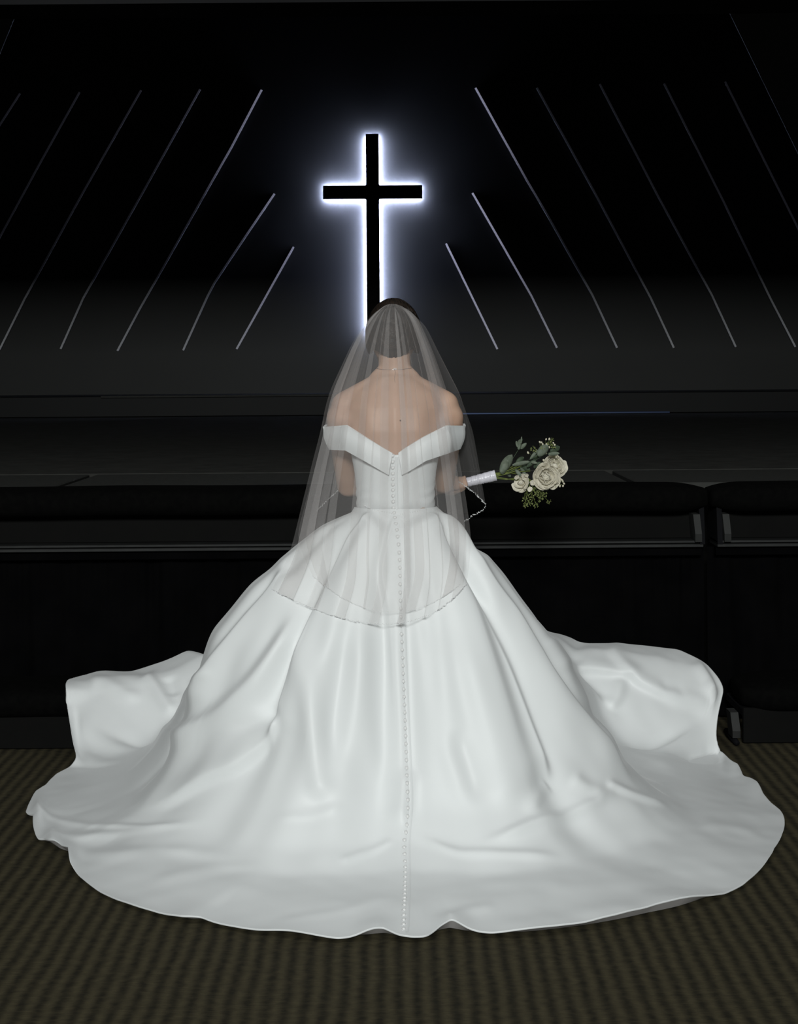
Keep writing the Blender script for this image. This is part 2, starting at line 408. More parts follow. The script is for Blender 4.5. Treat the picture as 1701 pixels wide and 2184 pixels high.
def drape(x0, x1, y, z0, z1, parent, seed):
    nx = int((x1 - x0) / 0.006); nz = 22; r = np.random.default_rng(seed)
    xs = np.linspace(x0, x1, nx); V = []
    ph = r.uniform(0, 6.28, 12); fr = r.uniform(22, 75, 12); fr2 = r.uniform(110, 190, 6)
    for j in range(nz + 1):
        t = j / nz
        f = sum(math.sqrt(30 / fr[k]) * np.sin(fr[k] * (xs + 0.02 * math.sin(3 * t + k)) + ph[k]) for k in range(12)) / 4
        g = sum(np.sin(fr2[k] * xs + ph[k]) for k in range(6)) / 4
        off = 0.020 * f * (0.35 + 0.65 * t) + 0.005 * g * (1 - t) ** 2
        for i in range(nx): V.append((xs[i], y + off[i], z1 + (z0 - z1) * t))
    return mk('gathered_skirt', V, grid_faces(nx, nz + 1), M['drape'], parent)

def bracket(x, y0, y1, z0, z1, w, lean, name, parent, mt):
    V = []
    for z, dx, dy in ((z0, 0, 0), (z0 + (z1 - z0) * .3, -lean * .3, -0.012), (z1, -lean, 0)):
        for a, b in ((x + dx, y0 + dy), (x + dx + w, y0 + dy), (x + dx + w, y1), (x + dx, y1)): V.append((a, b, z))
    return mk(name, V, grid_faces(4, 3, True) + [(3, 2, 1, 0), (8, 9, 10, 11)], mt, parent, smooth=False)

def rail(x0, x1, label, seed, endL, endR):
    r = empty('kneeling_rail', ((x0 + x1) / 2, 6.0, 0)); tag(r, label, 'kneeling rail', 'padded kneeling rails before the stage')
    cushion(x0, x1, 5.99, 6.27, 0.838, 0.952, 'armrest_cushion', r, seed)
    MB().box(x0 + .03, x1 - .03, 6.13, 6.16, 0.725, 0.86, .004).obj('front_panel', M['panel'], r, smooth=False)
    MB().box(x0 + .02, x1 - .02, 6.05, 6.20, 0.716, 0.726, .002).obj('ledge', M['ledge'], r, smooth=False)
    MB().box(x0 + .02, x1 - .02, 6.045, 6.20, 0.700, 0.7125, .002).obj('ledge_lip', M['ledge'], r, smooth=False)
    MB().box(x0 + .02, x1 - .02, 6.075, 6.10, 0.665, 0.702, .002).obj('skirt_band', M['drape'], r, smooth=False)
    drape(x0, x1, 6.15, 0.02, 0.69, r, seed)
    kx0, kx1 = x0 + .05, x1 - .06
    cushion(kx0, kx1, 5.70, 6.06, 0.118, 0.236, 'kneeler_cushion', r, seed + 1)
    MB().box(kx0, kx1, 5.752, 5.77, 0.004, 0.135, .003).obj('kneeler_board', M['panel'], r, smooth=False)
    MB().box(kx0, kx1, 5.77, 6.05, 0.10, 0.13, .003).obj('kneeler_deck', M['endplate'], r, smooth=False)
    for side, on in ((0, endL), (1, endR)):
        if not on: continue
        xa = (x1 - .055) if side else (x0 + .045)
        bracket(xa, 6.03, 6.12, 0.722, 0.83, 0.026, 0.008, 'arm_bracket', r, M['bracket'])
        xe = (x1 - .035) if side else (x0 + .02)
        V = [(xe + dx, y, z) for dx in (0, .02) for y, z in ((6.04, .712), (6.10, .712), (6.24, .712), (6.22, .86), (6.06, .86))]
        mk('end_plate', V, [(0, 1, 2, 3, 4), (9, 8, 7, 6, 5)] + [(i, i + 5, (i + 1) % 5 + 5, (i + 1) % 5) for i in range(5)], M['endplate'], r, smooth=False)
        xb = (kx1 - .02) if side else (kx0 - .045)
        bracket(xb, 5.725, 5.80, 0.03, 0.125, 0.029, 0.008, 'kneeler_bracket', r, M['bracket'])
        mb = MB().tube([(xb + .014, 5.715, .014), (xb + .014, 5.80, .016), (xb + .014, 5.90, .016)], [.010, .014, .012], 12)
        mb.obj('foot', M['endplate'], r)
XG = W(1502, 1070, 6.1).x
rail(-2.05, XG - .004, 'long black padded kneeling rail with gathered skirt, behind the bride', 3, 1, 1)
rail(XG + .010, XG + 3.1, 'black padded kneeling rail at the right picture edge, past the gap', 8, 1, 1)

# ------------------------------------------------------------------ the bride
AX, AY = -0.0135, 4.72
bride = empty('person', (AX, AY, 0))
tag(bride, 'bride seen from behind in white satin off-shoulder ball gown and long veil, head bowed', 'person')

# ---- body: joined tapered volumes, remeshed into one continuous skin
def cap(mb, a, b, ra, rb, n=18):
    a = Vector(a); b = Vector(b); mb.tube([a, a.lerp(b, .5), b], [ra, (ra + rb) / 2, rb], n)
    mb.ell(a, (ra,) * 3, n=n); mb.ell(b, (rb,) * 3, n=n)
def B(x, y, z): return (AX + x, AY + y, z)
mb = MB()
secs = [(.72, .150, .108, .01), (.80, .158, .115, .01), (.88, .142, .105, .005), (.98, .112, .082, 0), (1.06, .114, .083, -.005), (1.14, .126, .092, -.012),
        (1.22, .140, .098, -.016), (1.29, .146, .090, -.012), (1.335, .128, .070, -.004), (1.365, .088, .058, .004), (1.385, .055, .052, .012)]
V = []
for z, a, b, yc in secs:
    for i in range(40):
        th = 2 * PI * i / 40; c, s = math.cos(th), math.sin(th); e = 0.85
        V.append(B(a * math.copysign(abs(c) ** e, c), yc + b * math.copysign(abs(s) ** e, s), z))
mb.add(V, grid_faces(40, len(secs), True) + [tuple(range(39, -1, -1)), tuple(range((len(secs) - 1) * 40, len(secs) * 40))])
cap(mb, B(0, .012, 1.35), B(.0, .045, 1.47), .055, .047)                      # neck, leaning forward
for s in (-1, 1):
    cap(mb, B(s * .030, .006, 1.360), B(s * .150, 0.0, 1.292), .042, .046); cap(mb, B(s * .150, 0, 1.286), B(s * .166, 0, 1.255), .044, .044)       # trapezius to deltoid
    cap(mb, B(s * .024, .012, 1.408), B(s * .058, .006, 1.380), .022, .019, 12)
    cap(mb, B(s * .060, -.018, 1.30), B(s * .150, -.008, 1.255), .052, .046)
    cap(mb, B(s * .055, .062, 1.22), B(s * .06, .060, 1.21), .055, .055)        # bust
    cap(mb, B(s * .08, .01, .78), B(s * .085, .02, .45), .085, .06); cap(mb, B(s * .085, .02, .45), B(s * .08, 0, .10), .055, .036)
    cap(mb, B(s * .08, 0, .06), B(s * .085, .12, .03), .032, .026)
# arms: the elbows go forward, the hands meet before the waist
def P3(px, py, d): p = W(px, py, d); return (p.x, p.y, p.z)
elL, elR = P3(738, 1034, 4.90), P3(941, 1030, 4.90)
shL, shR = B(-.166, 0, 1.255), B(.166, 0, 1.255)
wrL, wrR = P3(850, 1035, 5.06), P3(930, 1040, 5.08)
for sh, el, wr in ((shL, elL, wrL), (shR, elR, wrR)):
    cap(mb, sh, el, .044, .036); cap(mb, el, wr, .036, .024)
hpR = Vector(P3(958, 1036, 5.085))
mb.ell(hpR, (.040, .018, .036), n=14)
hpL = Vector(wrL) + Vector((.035, .015, -.005)); mb.ell(hpL, (.038, .017, .036), n=14)
def finger(pts, r0, r1):
    n = len(pts); mb.tube(pts, [r0 + (r1 - r0) * i / (n - 1) for i in range(n)], 10); mb.ell(pts[-1], (r1,) * 3, n=10, m=6); mb.ell(pts[0], (r0,) * 3, n=10, m=6)
hdl = Vector(P3(975, 1035, 5.045))                     # the stems' axis, fingers curl round it
ax = (Vector(P3(1053, 1017, 5.045)) - hdl).normalized(); upv = Vector((0, 0, 1)) - ax * ax.z; upv.normalize(); bk = ax.cross(upv)
for k, (o, r) in enumerate(((-.018, .0078), (0.0, .0082), (.018, .008), (.035, .0068))):
    c = hdl + ax * (o - .012); R = .0215
    finger([c + (upv * math.sin(a) - bk * math.cos(a)) * R * (1.15 if i == 0 else 1) for i, a in enumerate((PI * 1.12, PI * .88, PI * .62, PI * .35, PI * .12, -PI * .08))], r, r * .8)
finger([hpR + Vector((.0, -.005, -.02)), hdl + ax * (-.03) - upv * .018 , hdl + ax * (-.008) - upv * .020 - bk * -.006, hdl + ax * (.012) - upv * .018 + bk * .010], .010, .0075)
for k in range(4):
    q = hpL + Vector((.028, .002, .024 - .016 * k)); L_ = (.052, .060, .056, .044)[k]
    finger([q, q + Vector((L_ * .45, .004, -.004)), q + Vector((L_ * .8, -.006, -.010)), q + Vector((L_, -.020, -.014))], .0085 - .0006 * (k == 3), .0068)
finger([hpL + Vector((-.01, -.01, .03)), hpL + Vector((.012, -.022, .042)), hpL + Vector((.035, -.026, .040))], .0095, .0075)
# head, tilted forward
HC = Vector(B(-0.003, .075, 1.508)); RH = Matrix.Rotation(math.radians(-15), 3, 'X')
def Hd(x, y, z): return HC + RH @ Vector((x, y, z))
mb.ell(HC, (.071, .088, .098), RH, 28, 20)
mb.ell(Hd(0, .030, -.055), (.052, .058, .062), RH, 20, 14)                    # jaw
mb.ell(Hd(0, .066, -.100), (.022, .020, .018), RH)                            # chin
mb.tube([Hd(0, .084, -.004), Hd(0, .098, -.028), Hd(0, .108, -.045)], [.007, .010, .012], 10)   # nose
mb.ell(Hd(0, .100, -.046), (.016, .012, .009), RH)
for s in (-1, 1):
    mb.ell(Hd(s * .030, .080, .014), (.020, .010, .006), RH)                  # brow
    mb.ell(Hd(s * .036, .066, -.032), (.020, .016, .018), RH)                 # cheek
    mb.ell(Hd(s * .072, .000, -.020), (.008, .018, .030), RH)                 # ear
cap(mb, B(0, .03, 1.42), tuple(Hd(0, -.01, -.05)), .047, .050)
raw = mk('body', mb.v, mb.f, None, None)
rm = raw.modifiers.new('r', 'REMESH'); rm.mode = 'VOXEL'; rm.voxel_size = 0.0045
sm = raw.modifiers.new('s', 'SMOOTH'); sm.iterations = 13; sm.factor = 0.6
dg = bpy.context.evaluated_depsgraph_get()
me = bpy.data.meshes.new_from_object(raw.evaluated_get(dg))
bpy.data.objects.remove(raw)
co = np.empty(len(me.vertices) * 3); me.vertices.foreach_get('co', co); co = co.reshape(-1, 3)
nr = np.empty(len(me.vertices) * 3); me.vertices.foreach_get('normal', nr); nr = nr.reshape(-1, 3)
x = co[:, 0] - AX; z = co[:, 2]; back = smooth01(-nr[:, 1], 0.2, 0.8) * (co[:, 1] < AY)
co[:, 1] += back * (0.0065 * np.exp(-(x / .013) ** 2) * smooth01(z, 1.0, 1.2) * (1 - smooth01(z, 1.36, 1.42))
                    - 0.0075 * np.exp(-((np.abs(x) - .078 - (z - 1.25) * .15) / .030) ** 2 - ((z - 1.235) / .065) ** 2)
                    + 0.0035 * np.exp(-((np.abs(x) - .115) / .02) ** 2 - ((z - 1.24) / .06) ** 2))
co -= np.array((AX, AY, 0))
me.vertices.foreach_set('co', co.reshape(-1)); me.update()
me.polygons.foreach_set('use_smooth', [True] * len(me.polygons)); me.materials.clear(); me.materials.append(M['skin'])
me.name = 'body'
body = bpy.data.objects.new('body', me); C.objects.link(body); body.parent = bride
def bvh_of(objs):
    V = []; Fc = []
    for o in objs:
        l = worldloc(o); n = len(V)
        V += [tuple(Vector(v.co) + l) for v in o.data.vertices]; Fc += [tuple(i + n for i in p.vertices) for p in o.data.polygons]
    return BVHTree.FromPolygons(V, Fc)
CAM = Vector((0, 0, CH))
def hitpx(bvh, px, py):
    d = W(px, py, 1.0) - CAM; loc, nrm, i, t = bvh.ray_cast(CAM, d.normalized()); return loc, nrm
bvb = bvh_of([body])
l, nn = hitpx(bvb, 852, 897)
if l: MB().ell(l, (.0028, .0015, .0028), n=10, m=6).obj('mole', M['mole'], body)
for s in (-1, 1):
    MB().ell(Hd(s * .030, .073, -.002), (.012, .010, .010), RH, 12, 8).obj('eye', M['eye'], body)
MB().ell(Hd(0, .090, -.072), (.022, .008, .006), RH, 14, 8).obj('lips', M['lip'], body)

# ---- hair: combed back shell, low twisted bun
nu, nv = 96, 44; V = []
for j in range(nv + 1):
    for i in range(nu):
        th = 2 * PI * i / nu                       # 0 = back of the head (towards the camera)
        # hair reaches low at the nape, high at the forehead
        low = 2.10 - 1.0 * smooth01(abs(((th + PI) % (2 * PI)) - PI), 1.65, 2.5)
        if abs(((th + PI) % (2 * PI)) - PI) < .9: low = 2.10 + .38 * math.cos((((th + PI) % (2 * PI)) - PI) / .9 * PI / 2)
        a = low * j / nv
        g = 0.0018 * math.sin(th * 34 + 3 * math.sin(a * 3)) * math.sin(a) + 0.001 * math.sin(th * 61 + a * 5)
        r = 1.0
        x_ = (.0750 + g) * math.sin(a) * math.sin(th); y_ = -(.0945 + g) * math.sin(a) * math.cos(th); z_ = (.105 + g) * math.cos(a)
        p = HC + RH @ Vector((x_, y_, z_))
        V.append(p)
hair = mk('hair', V, grid_faces(nu, nv + 1, True), M['hair'], bride)
hs = hair.modifiers.new('th', 'SOLIDIFY'); hs.thickness = 0.012; hs.offset = -1
hair['label'] = 'dark brown hair pinned up under the veil'
bc = Vector(P3(836, 712, 4.655)); 
for k in range(9):
    pts = []; r0 = .033 - .0041 * k
    for i in range(26):
        a = 2 * PI * i / 25 * (1 if k % 2 else -1) + k
        pts.append(bc + Vector((r0 * math.cos(a), -.0025 * k + .004 * math.sin(3 * a + k) + .006, r0 * 1.15 * math.sin(a))))
    MB().tube(pts, [.0085 + .002 * math.sin(i * .8 + k) for i in range(26)], 8).obj('bun_coil', M['hair'], hair)

# ---- necklace
chain = []
for i in range(41):
    px = 797 + (882 - 797) * i / 40; t = (i / 40 - .5) * 2
    l, nn = hitpx(bvb, px, 787 + 1.5 - 4 * t * t)
    if l: chain.append(l + Vector((0, -.0016, 0)))
if len(chain) > 4:
    nk = MB().tube(chain, .0007, 6).obj('necklace', M['silver'], bride)
    nk['label'] = 'thin silver chain with a short drop down the back'
    dr = []
    for i in range(9):
        l, nn = hitpx(bvb, 841.5 + .8 * math.sin(i * .8), 788 + 27 * i / 8)
        if l: dr.append(l + Vector((0, -.002, 0)))
    if len(dr) > 2: MB().tube(dr, .0006, 6).obj('drop_chain', M['silver'], nk)
    for px in (840, 844):
        l, nn = hitpx(bvb, px, 787)
        if l: MB().ell(l + Vector((0, -.003, 0)), (.0024,) * 3, n=10, m=6).obj('clasp_bead', M['bead'], nk)

# ------------------------------------------------------------------ gown skirt
hem_px = [  # (px, py, depth or None = lies on the carpet)
 (390, 1377, 5.87), (330, 1402, 5.87), (270, 1421, 5.87), (205, 1420, 5.86), (160, 1432, 5.84), (135, 1441, 5.80), (129, 1462, 5.74), (131, 1490, 5.68), (136, 1530, 5.61),
 (142, 1565, 5.54), (148, 1590, 5.48), (150, 1608, 5.44), (138, 1625, 5.42), (107, 1640, None), (84, 1663, None), (64, 1674, None), (52, 1695, None), (40, 1720, None),
 (56, 1731, None), (56, 1752, None), (64, 1774, None), (78, 1780, None), (88, 1790, None), (108, 1797, None), (130, 1810, None), (133, 1838, None), (158, 1862, None),
 (190, 1885, None), (230, 1906, None), (300, 1930, None), (370, 1950, None), (410, 1951, None), (500, 1972, None), (600, 1984, None), (700, 1996, None), (760, 1991, None), (800, 1988, None), (845, 1998, None), (890, 1996, None),
 (920, 1984, None), (945, 1979, None), (980, 1986, None), (1030, 1991, None), (1110, 1990, None), (1200, 1982, None), (1300, 1968, None), (1380, 1952, None), (1450, 1938, None), (1520, 1915, None), (1570, 1893, None),
 (1605, 1865, None), (1635, 1820, None), (1652, 1790, None), (1657, 1757, None), (1648, 1737, None), (1630, 1722, None), (1612, 1705, None), (1585, 1672, None), (1570, 1668, None), (1550, 1640, None), (1533, 1624, None), (1522, 1615, None),
 (1516, 1595, 5.585), (1515, 1570, 5.61), (1519, 1535, 5.65), (1526, 1505, 5.69), (1533, 1480, 5.74), (1523, 1458, 5.77), (1500, 1430, 5.81), (1470, 1412, 5.84), (1437, 1397, 5.87), (1360, 1386, 5.87), (1300, 1378, 5.87),
 (1245, 1377, 5.87), (1190, 1356, 5.87), (1148, 1345, 5.87)]
hem = [wfloor(x, y, .016) if d is None else W(x, y, d) for x, y, d in hem_px]
hphi = np.array([math.atan2(p.x - AX, -(p.y - AY)) for p in hem]); hR = np.array([math.hypot(p.x - AX, p.y - AY) for p in hem]); hZ = np.array([p.z for p in hem])
# hidden stretch between the bride and the rail: lies on the kneeler
bx = np.linspace(.42, -.72, 9)
bphi = np.arctan2(bx, -np.full(9, 1.14)); bphi = np.where(bphi < 0, bphi + 2 * PI, bphi)
o_ = np.argsort(hphi); hphi, hR, hZ = hphi[o_], hR[o_], hZ[o_]
hphi = np.concatenate([hphi, bphi]); hR = np.concatenate([hR, np.hypot(bx, 1.14)]); hZ = np.concatenate([hZ, np.full(9, .33)])
NPH, NV = 1300, 430
# finer angular sampling on the camera side
uu = np.linspace(0, 1, NPH, endpoint=False)
PH = -PI + 2 * PI * uu + .42 * np.sin(2 * PI * uu)
PH = -PI + 2 * PI * uu  + 0.30 * np.sin(2 * (2 * PI * uu - PI)) * 0
R_ = np.interp(PH, hphi, hR, period=2 * PI); Zh = np.interp(PH, hphi, hZ, period=2 * PI)
ker = np.exp(-np.linspace(-2, 2, 7) ** 2); ker /= ker.sum()
def csm(a, k=1):
    for _ in range(k): a = np.convolve(np.concatenate([a[-3:], a, a[:3]]), ker, 'valid')
    return a
R_ = csm(R_); Zh = csm(Zh, 2)
zl = np.array([.985, .93, .85, .75, .6, .45, .3, .18, .1, .04, 0.0])
prof = {
 -180: [.098, .15, .20, .26, .33, .40, .46, .52, .60, .70, .80],
 -135: [.110, .20, .28, .37, .47, .54, .60, .67, .76, .86, .98],
 -90:  [.124, .232, .325, .445, .570, .625, .665, .72, .80, .92, 1.04],
 -45:  [.112, .165, .225, .285, .36, .425, .49, .56, .63, .72, .85],
 0:    [.088, .135, .18, .222, .272, .315, .36, .415, .475, .57, .72],
 45:   [.112, .160, .215, .27, .34, .405, .47, .54, .61, .70, .83],
 90:   [.124, .185, .250, .335, .445, .54, .63, .71, .79, .89, 1.0],
 135:  [.110, .175, .24, .32, .42, .51, .60, .68, .76, .86, .96],
 180:  [.098, .15, .20, .26, .33, .40, .46, .52, .60, .70, .80]}
pk = np.radians(sorted(prof)); pv = np.array([prof[k] for k in sorted(prof)])
v = np.linspace(0, 1, NV); g = v ** 1.15
prf = np.zeros((len(zl), NPH))
for k in range(len(zl)):
    col = pv[:, k]
    # smooth cosine-like interpolation between the azimuths
    ii = np.clip(np.searchsorted(pk, PH, side='right') - 1, 0, len(pk) - 2); t = (PH - pk[ii]) / (pk[ii + 1] - pk[ii]); t = t * t * (3 - 2 * t)
    prf[k] = col[ii] * (1 - t) + col[ii + 1] * t
r0 = prf[0]
RR = r0[None, :] + (R_ - r0)[None, :] * g[:, None]
ZC = np.empty_like(RR)
for i in range(NPH): ZC[:, i] = np.interp(RR[:, i], prf[:, i], zl, right=0.0)
def blur_v(A, k):
    for _ in range(k):
        B_ = A.copy(); B_[1:-1] = (A[:-2] + 2 * A[1:-1] + A[2:]) / 4; A = B_
    return A
ZC = blur_v(ZC, 60)
def smax_(a, b, k): return 0.5 * (a + b + np.sqrt((a - b) ** 2 + k * k)) - k * .12
X = AX + RR * np.sin(PH)[None, :]; Y = AY - RR * np.cos(PH)[None, :]
lf = smooth01(-X, -.1, .1)
ZG = 0.012 + 0.31 * smooth01(Y, 5.41 - .02 * lf, 5.77)
ZBL = (.50 - .10 * (Y - 4.8)) * np.exp(-(np.clip(-(X + .58), 0, None) / .23) ** 2) * smooth01(Y, 4.55, 5.15) * lf
ZBR = (.40 - .05 * (Y - 4.8)) * np.exp(-(np.clip(X - .52, 0, None) / .20) ** 2) * smooth01(Y, 4.85, 5.5) * (1 - lf)
ZG = smax_(ZG, np.maximum(ZBL, ZBR), .08)
k_ = 0.035
def smax(a, b, k): return 0.5 * (a + b + np.sqrt((a - b) ** 2 + k * k))
Z = smax(ZC, ZG, .03)
st_ = (.80 - .32 * smooth01(Zh, .15, .30))[None, :]
edge_w = np.clip((v[:, None] - st_) / (1 - st_), 0, 1); edge_w = edge_w ** 2 * (3 - 2 * edge_w)
Z = Z + (Zh[None, :] - Z[-1:, :]) * edge_w
dy_ = np.clip(np.abs(Y - 5.88) / .190, 0, 1); zc_ = .1735 + .064 * (1 - dy_ ** 3.2) ** .31 + .012
Z = np.where((dy_ < 1) & (X < 1.15), smax(Z, zc_, .012), Z)
for _ in range(6): Z = blur_v(Z, 1)
P = np.stack([X, Y, Z], -1)
def normals(P):
    du = np.roll(P, -1, 1) - np.roll(P, 1, 1); dv = np.empty_like(P); dv[1:-1] = P[2:] - P[:-2]; dv[0] = P[1] - P[0]; dv[-1] = P[-1] - P[-2]
    n = np.cross(du, dv); n /= np.linalg.norm(n, axis=-1, keepdims=True) + 1e-12
    return np.where(n[..., 2:3] < 0, -n, n)
NB = normals(P)
PX, PY = proj(P)
# surface that the camera sees (back half and the spread-out train), used to gate the folds
def polydist(px, py, pts):
    """signed distance in pixels (positive on the right-hand side of travel) and arc parameter 0..1"""
    best = np.full(px.shape, 1e9); sg = np.zeros(px.shape); tt = np.zeros(px.shape)
    pts = np.array(pts, float); seg = np.diff(pts, axis=0); ln = np.hypot(seg[:, 0], seg[:, 1]); tot = ln.sum(); acc = 0
    for (x0, y0), (dx, dy), l in zip(pts[:-1], seg, ln):
        t = np.clip(((px - x0) * dx + (py - y0) * dy) / (l * l), 0, 1)
        qx = px - x0 - t * dx; qy = py - y0 - t * dy; d = np.hypot(qx, qy)
        s = np.sign(dx * qy - dy * qx); m_ = d < best
        best = np.where(m_, d, best); sg = np.where(m_, s, sg); tt = np.where(m_, (acc + t * l) / tot, tt); acc += l
    return best * np.where(sg == 0, 1, sg), tt
def spline(pts, n=8):
    pts = np.array(pts, float); out = []
    for i in range(len(pts) - 1):
        p0, p1, p2, p3 = pts[max(i - 1, 0)], pts[i], pts[i + 1], pts[min(i + 2, len(pts) - 1)]
        for k in range(n):
            t = k / n; out.append(.5 * ((2 * p1) + (-p0 + p2) * t + (2 * p0 - 5 * p1 + 4 * p2 - p3) * t * t + (-p0 + 3 * p1 - 3 * p2 + p3) * t ** 3))
    out.append(pts[-1]); return out
D = np.zeros(PX.shape)
def crease(pts, amp, w, kind='ridge', w2=None, e0=.08, e1=.15, valley=.5):
    """amp in metres, widths in pixels. 'step': sharp fold edge whose low side lies to the left of travel if w2<0 else right"""
    global D
    sp = spline(pts)
    xs = [p[0] for p in sp]; ys = [p[1] for p in sp]; mg = abs(w) * 3.2 + 30
    m_ = (PX > min(xs) - mg) & (PX < max(xs) + mg) & (PY > min(ys) - mg) & (PY < max(ys) + mg)
    d, t = polydist(PX[m_], PY[m_], sp)
    env = smooth01(t, -1e-6, e0) * (1 - smooth01(t, 1 - e1, 1.000001)) if e1 else smooth01(t, 0, e0)
    if kind == 'ridge': s = np.exp(-(d / w) ** 2)
    elif kind == 'valley': s = -np.exp(-(d / w) ** 2)
    else:
        side = 1 if w2 > 0 else -1; q = d * side; a2 = abs(w2) * 1.25; w_ = w * .8
        hi = np.exp(-(q / w_) ** 2)
        lo = (1 + valley) * np.exp(-(q / a2) ** 2) - valley * np.exp(-(np.clip(q, 0, None) / (w * .9)) ** 2)
        s = np.where(q < 0, hi, lo)
    D[m_] += amp * env * s

# long pleats from the waist (travel is downwards; right of travel = left in the picture)
crease([(793, 1088), (743, 1153), (702, 1235), (665, 1317), (616, 1441), (585, 1530), (562, 1630)], .030, 75, 'step', 9, .06, .25)
crease([(838, 1094), (817, 1173), (809, 1227), (820, 1297), (826, 1420), (828, 1560)], .010, 30, 'step', 6, .06, .4)
crease([(852, 1094), (880, 1180), (905, 1270), (912, 1380)], .008, 26, 'ridge', None, .2, .5)
crease([(904, 1090), (920, 1132), (945, 1186), (974, 1247), (1015, 1322), (1056, 1404), (1085, 1475), (1120, 1570), (1162, 1680)], .031, 70, 'step', -10, .05, .12)
crease([(908, 1092), (937, 1120), (978, 1161), (1010, 1225), (1045, 1300), (1081, 1365), (1130, 1450), (1190, 1560), (1240, 1650)], .016, 26, 'ridge', None, .06, .2)
crease([(912, 1090), (960, 1128), (1000, 1202), (1035, 1256), (1081, 1317), (1126, 1387), (1163, 1450), (1230, 1540), (1280, 1598), (1330, 1672)], .026, 34, 'step', -9, .06, .15)
crease([(1000, 1165), (1050, 1230), (1100, 1300), (1140, 1350), (1172, 1392), (1210, 1445), (1250, 1490), (1284, 1516)], .022, 26, 'step', -9, .1, .1)
crease([(1284, 1518), (1303, 1502), (1315, 1470), (1322, 1440)], .016, 22, 'step', 8, .15, .3)
crease([(915, 1100), (945, 1160), (985, 1240), (1030, 1320)], .018, 17, 'valley', None, .1, .4)
crease([(781, 1100), (722, 1190), (680, 1270), (640, 1350)], .013, 15, 'valley', None, .1, .4)
crease([(850, 1102), (850, 1200), (850, 1300)], .008, 20, 'valley', None, .1, .5)
# right wing over the kneeler
crease([(1198, 1431), (1260, 1435), (1330, 1446), (1352, 1462), (1400, 1486), (1460, 1506), (1520, 1523)], .018, 30, 'step', 6, .1, .05)
crease([(1288, 1380), (1308, 1412), (1330, 1440), (1350, 1458)], .012, 22, 'step', 7, .15, .2)
crease([(1160, 1360), (1185, 1400), (1205, 1440)], .010, 16, 'ridge', None, .2, .3)
crease([(1215, 1362), (1225, 1395), (1215, 1430)], .008, 14, 'valley', None, .2, .3)
crease([(1475, 1420), (1500, 1460), (1518, 1500)], .012, 16, 'step', -6, .1, .2)
crease([(1390, 1470), (1430, 1478), (1455, 1490)], .010, 10, 'valley', None, .3, .3)
crease([(1350, 1610), (1430, 1570), (1510, 1530)], .010, 16, 'valley', None, .3, .2)
crease([(1500, 1615), (1400, 1632), (1300, 1640)], .008, 14, 'ridge', None, .1, .4)
# left side
crease([(610, 1195), (569, 1253), (520, 1310), (466, 1377), (430, 1430), (395, 1480), (372, 1490)], .024, 34, 'step', 8, .12, .12)
crease([(630, 1300), (590, 1370), (536, 1443), (490, 1485), (445, 1517), (391, 1550), (355, 1557), (325, 1541)], .026, 34, 'step', 14, .2, .12)
crease([(660, 1270), (600, 1370), (540, 1470), (470, 1560)], .010, 24, 'ridge', None, .2, .4)
crease([(300, 1425), (309, 1439), (325, 1462), (340, 1490), (363, 1519)], .020, 14, 'ridge', None, .1, .2)
crease([(345, 1430), (352, 1450), (360, 1480)], .012, 13, 'valley', None, .3, .3)
crease([(178, 1446), (195, 1443), (215, 1446), (264, 1474), (300, 1470)], .014, 16, 'step', -12, .1, .3)
crease([(385, 1450), (420, 1440), (450, 1425)], .007, 8, 'ridge', None, .2, .3)
crease([(150, 1500), (152, 1560), (160, 1600), (178, 1625)], .013, 10, 'valley', None, .1, .3)
crease([(160, 1500), (230, 1550), (330, 1590)], .010, 28, 'ridge', None, .2, .5)
crease([(590, 1520), (550, 1580), (490, 1628), (425, 1655), (345, 1695), (280, 1712)], .020, 44, 'step', -9, .1, .3)
crease([(600, 1510), (520, 1545), (470, 1550)], .008, 12, 'valley', None, .2, .4)
# lower body and train
crease([(640, 1330), (650, 1450), (660, 1560), (665, 1650), (672, 1715)], .020, 26, 'ridge', None, .3, .12)
crease([(730, 1340), (715, 1450), (700, 1560), (720, 1640)], .012, 26, 'valley', None, .3, .3)
crease([(760, 1300), (765, 1420), (770, 1560), (790, 1690)], .010, 28, 'ridge', None, .3, .3)
crease([(960, 1330), (1000, 1450), (1035, 1560), (1060, 1660), (1085, 1740)], .015, 34, 'ridge', None, .3, .15)
crease([(905, 1300), (925, 1440), (930, 1560), (960, 1680), (975, 1750)], .010, 30, 'ridge', None, .3, .3)
crease([(955, 1550), (985, 1640), (1010, 1720)], .012, 20, 'valley', None, .3, .3)
crease([(1160, 1676), (1125, 1710), (1108, 1745)], .008, 18, 'step', 12, .1, .3)
crease([(1300, 1692), (1250, 1718), (1190, 1742), (1120, 1760), (1050, 1788), (995, 1806)], .014, 20, 'step', 10, .15, .3)
crease([(1200, 1662), (1235, 1685), (1280, 1700)], .010, 15, 'ridge', None, .2, .3)
crease([(1275, 1675), (1340, 1705), (1420, 1728)], .009, 12, 'step', 6, .1, .3)
crease([(1295, 1596), (1350, 1620), (1405, 1642), (1450, 1680)], .007, 12, 'ridge', None, .2, .4)
crease([(1470, 1767), (1560, 1775), (1620, 1800)], .006, 12, 'ridge', None, .2, .3)
crease([(860, 1640), (845, 1720), (820, 1765)], .012, 22, 'ridge', None, .2, .3)
crease([(868, 1780), (940, 1814), (1000, 1821), (1090, 1826), (1200, 1836)], .007, 10, 'ridge', None, .2, .3)
crease([(700, 1840), (760, 1815), (830, 1792)], .006, 9, 'ridge', None, .2, .2)
crease([(560, 1740), (640, 1736), (690, 1725), (722, 1712)], .003, 10, 'ridge', None, .3, .2)
crease([(52, 1720), (120, 1738), (240, 1752), (430, 1756)], .006, 8, 'step', 5, .1, .4)
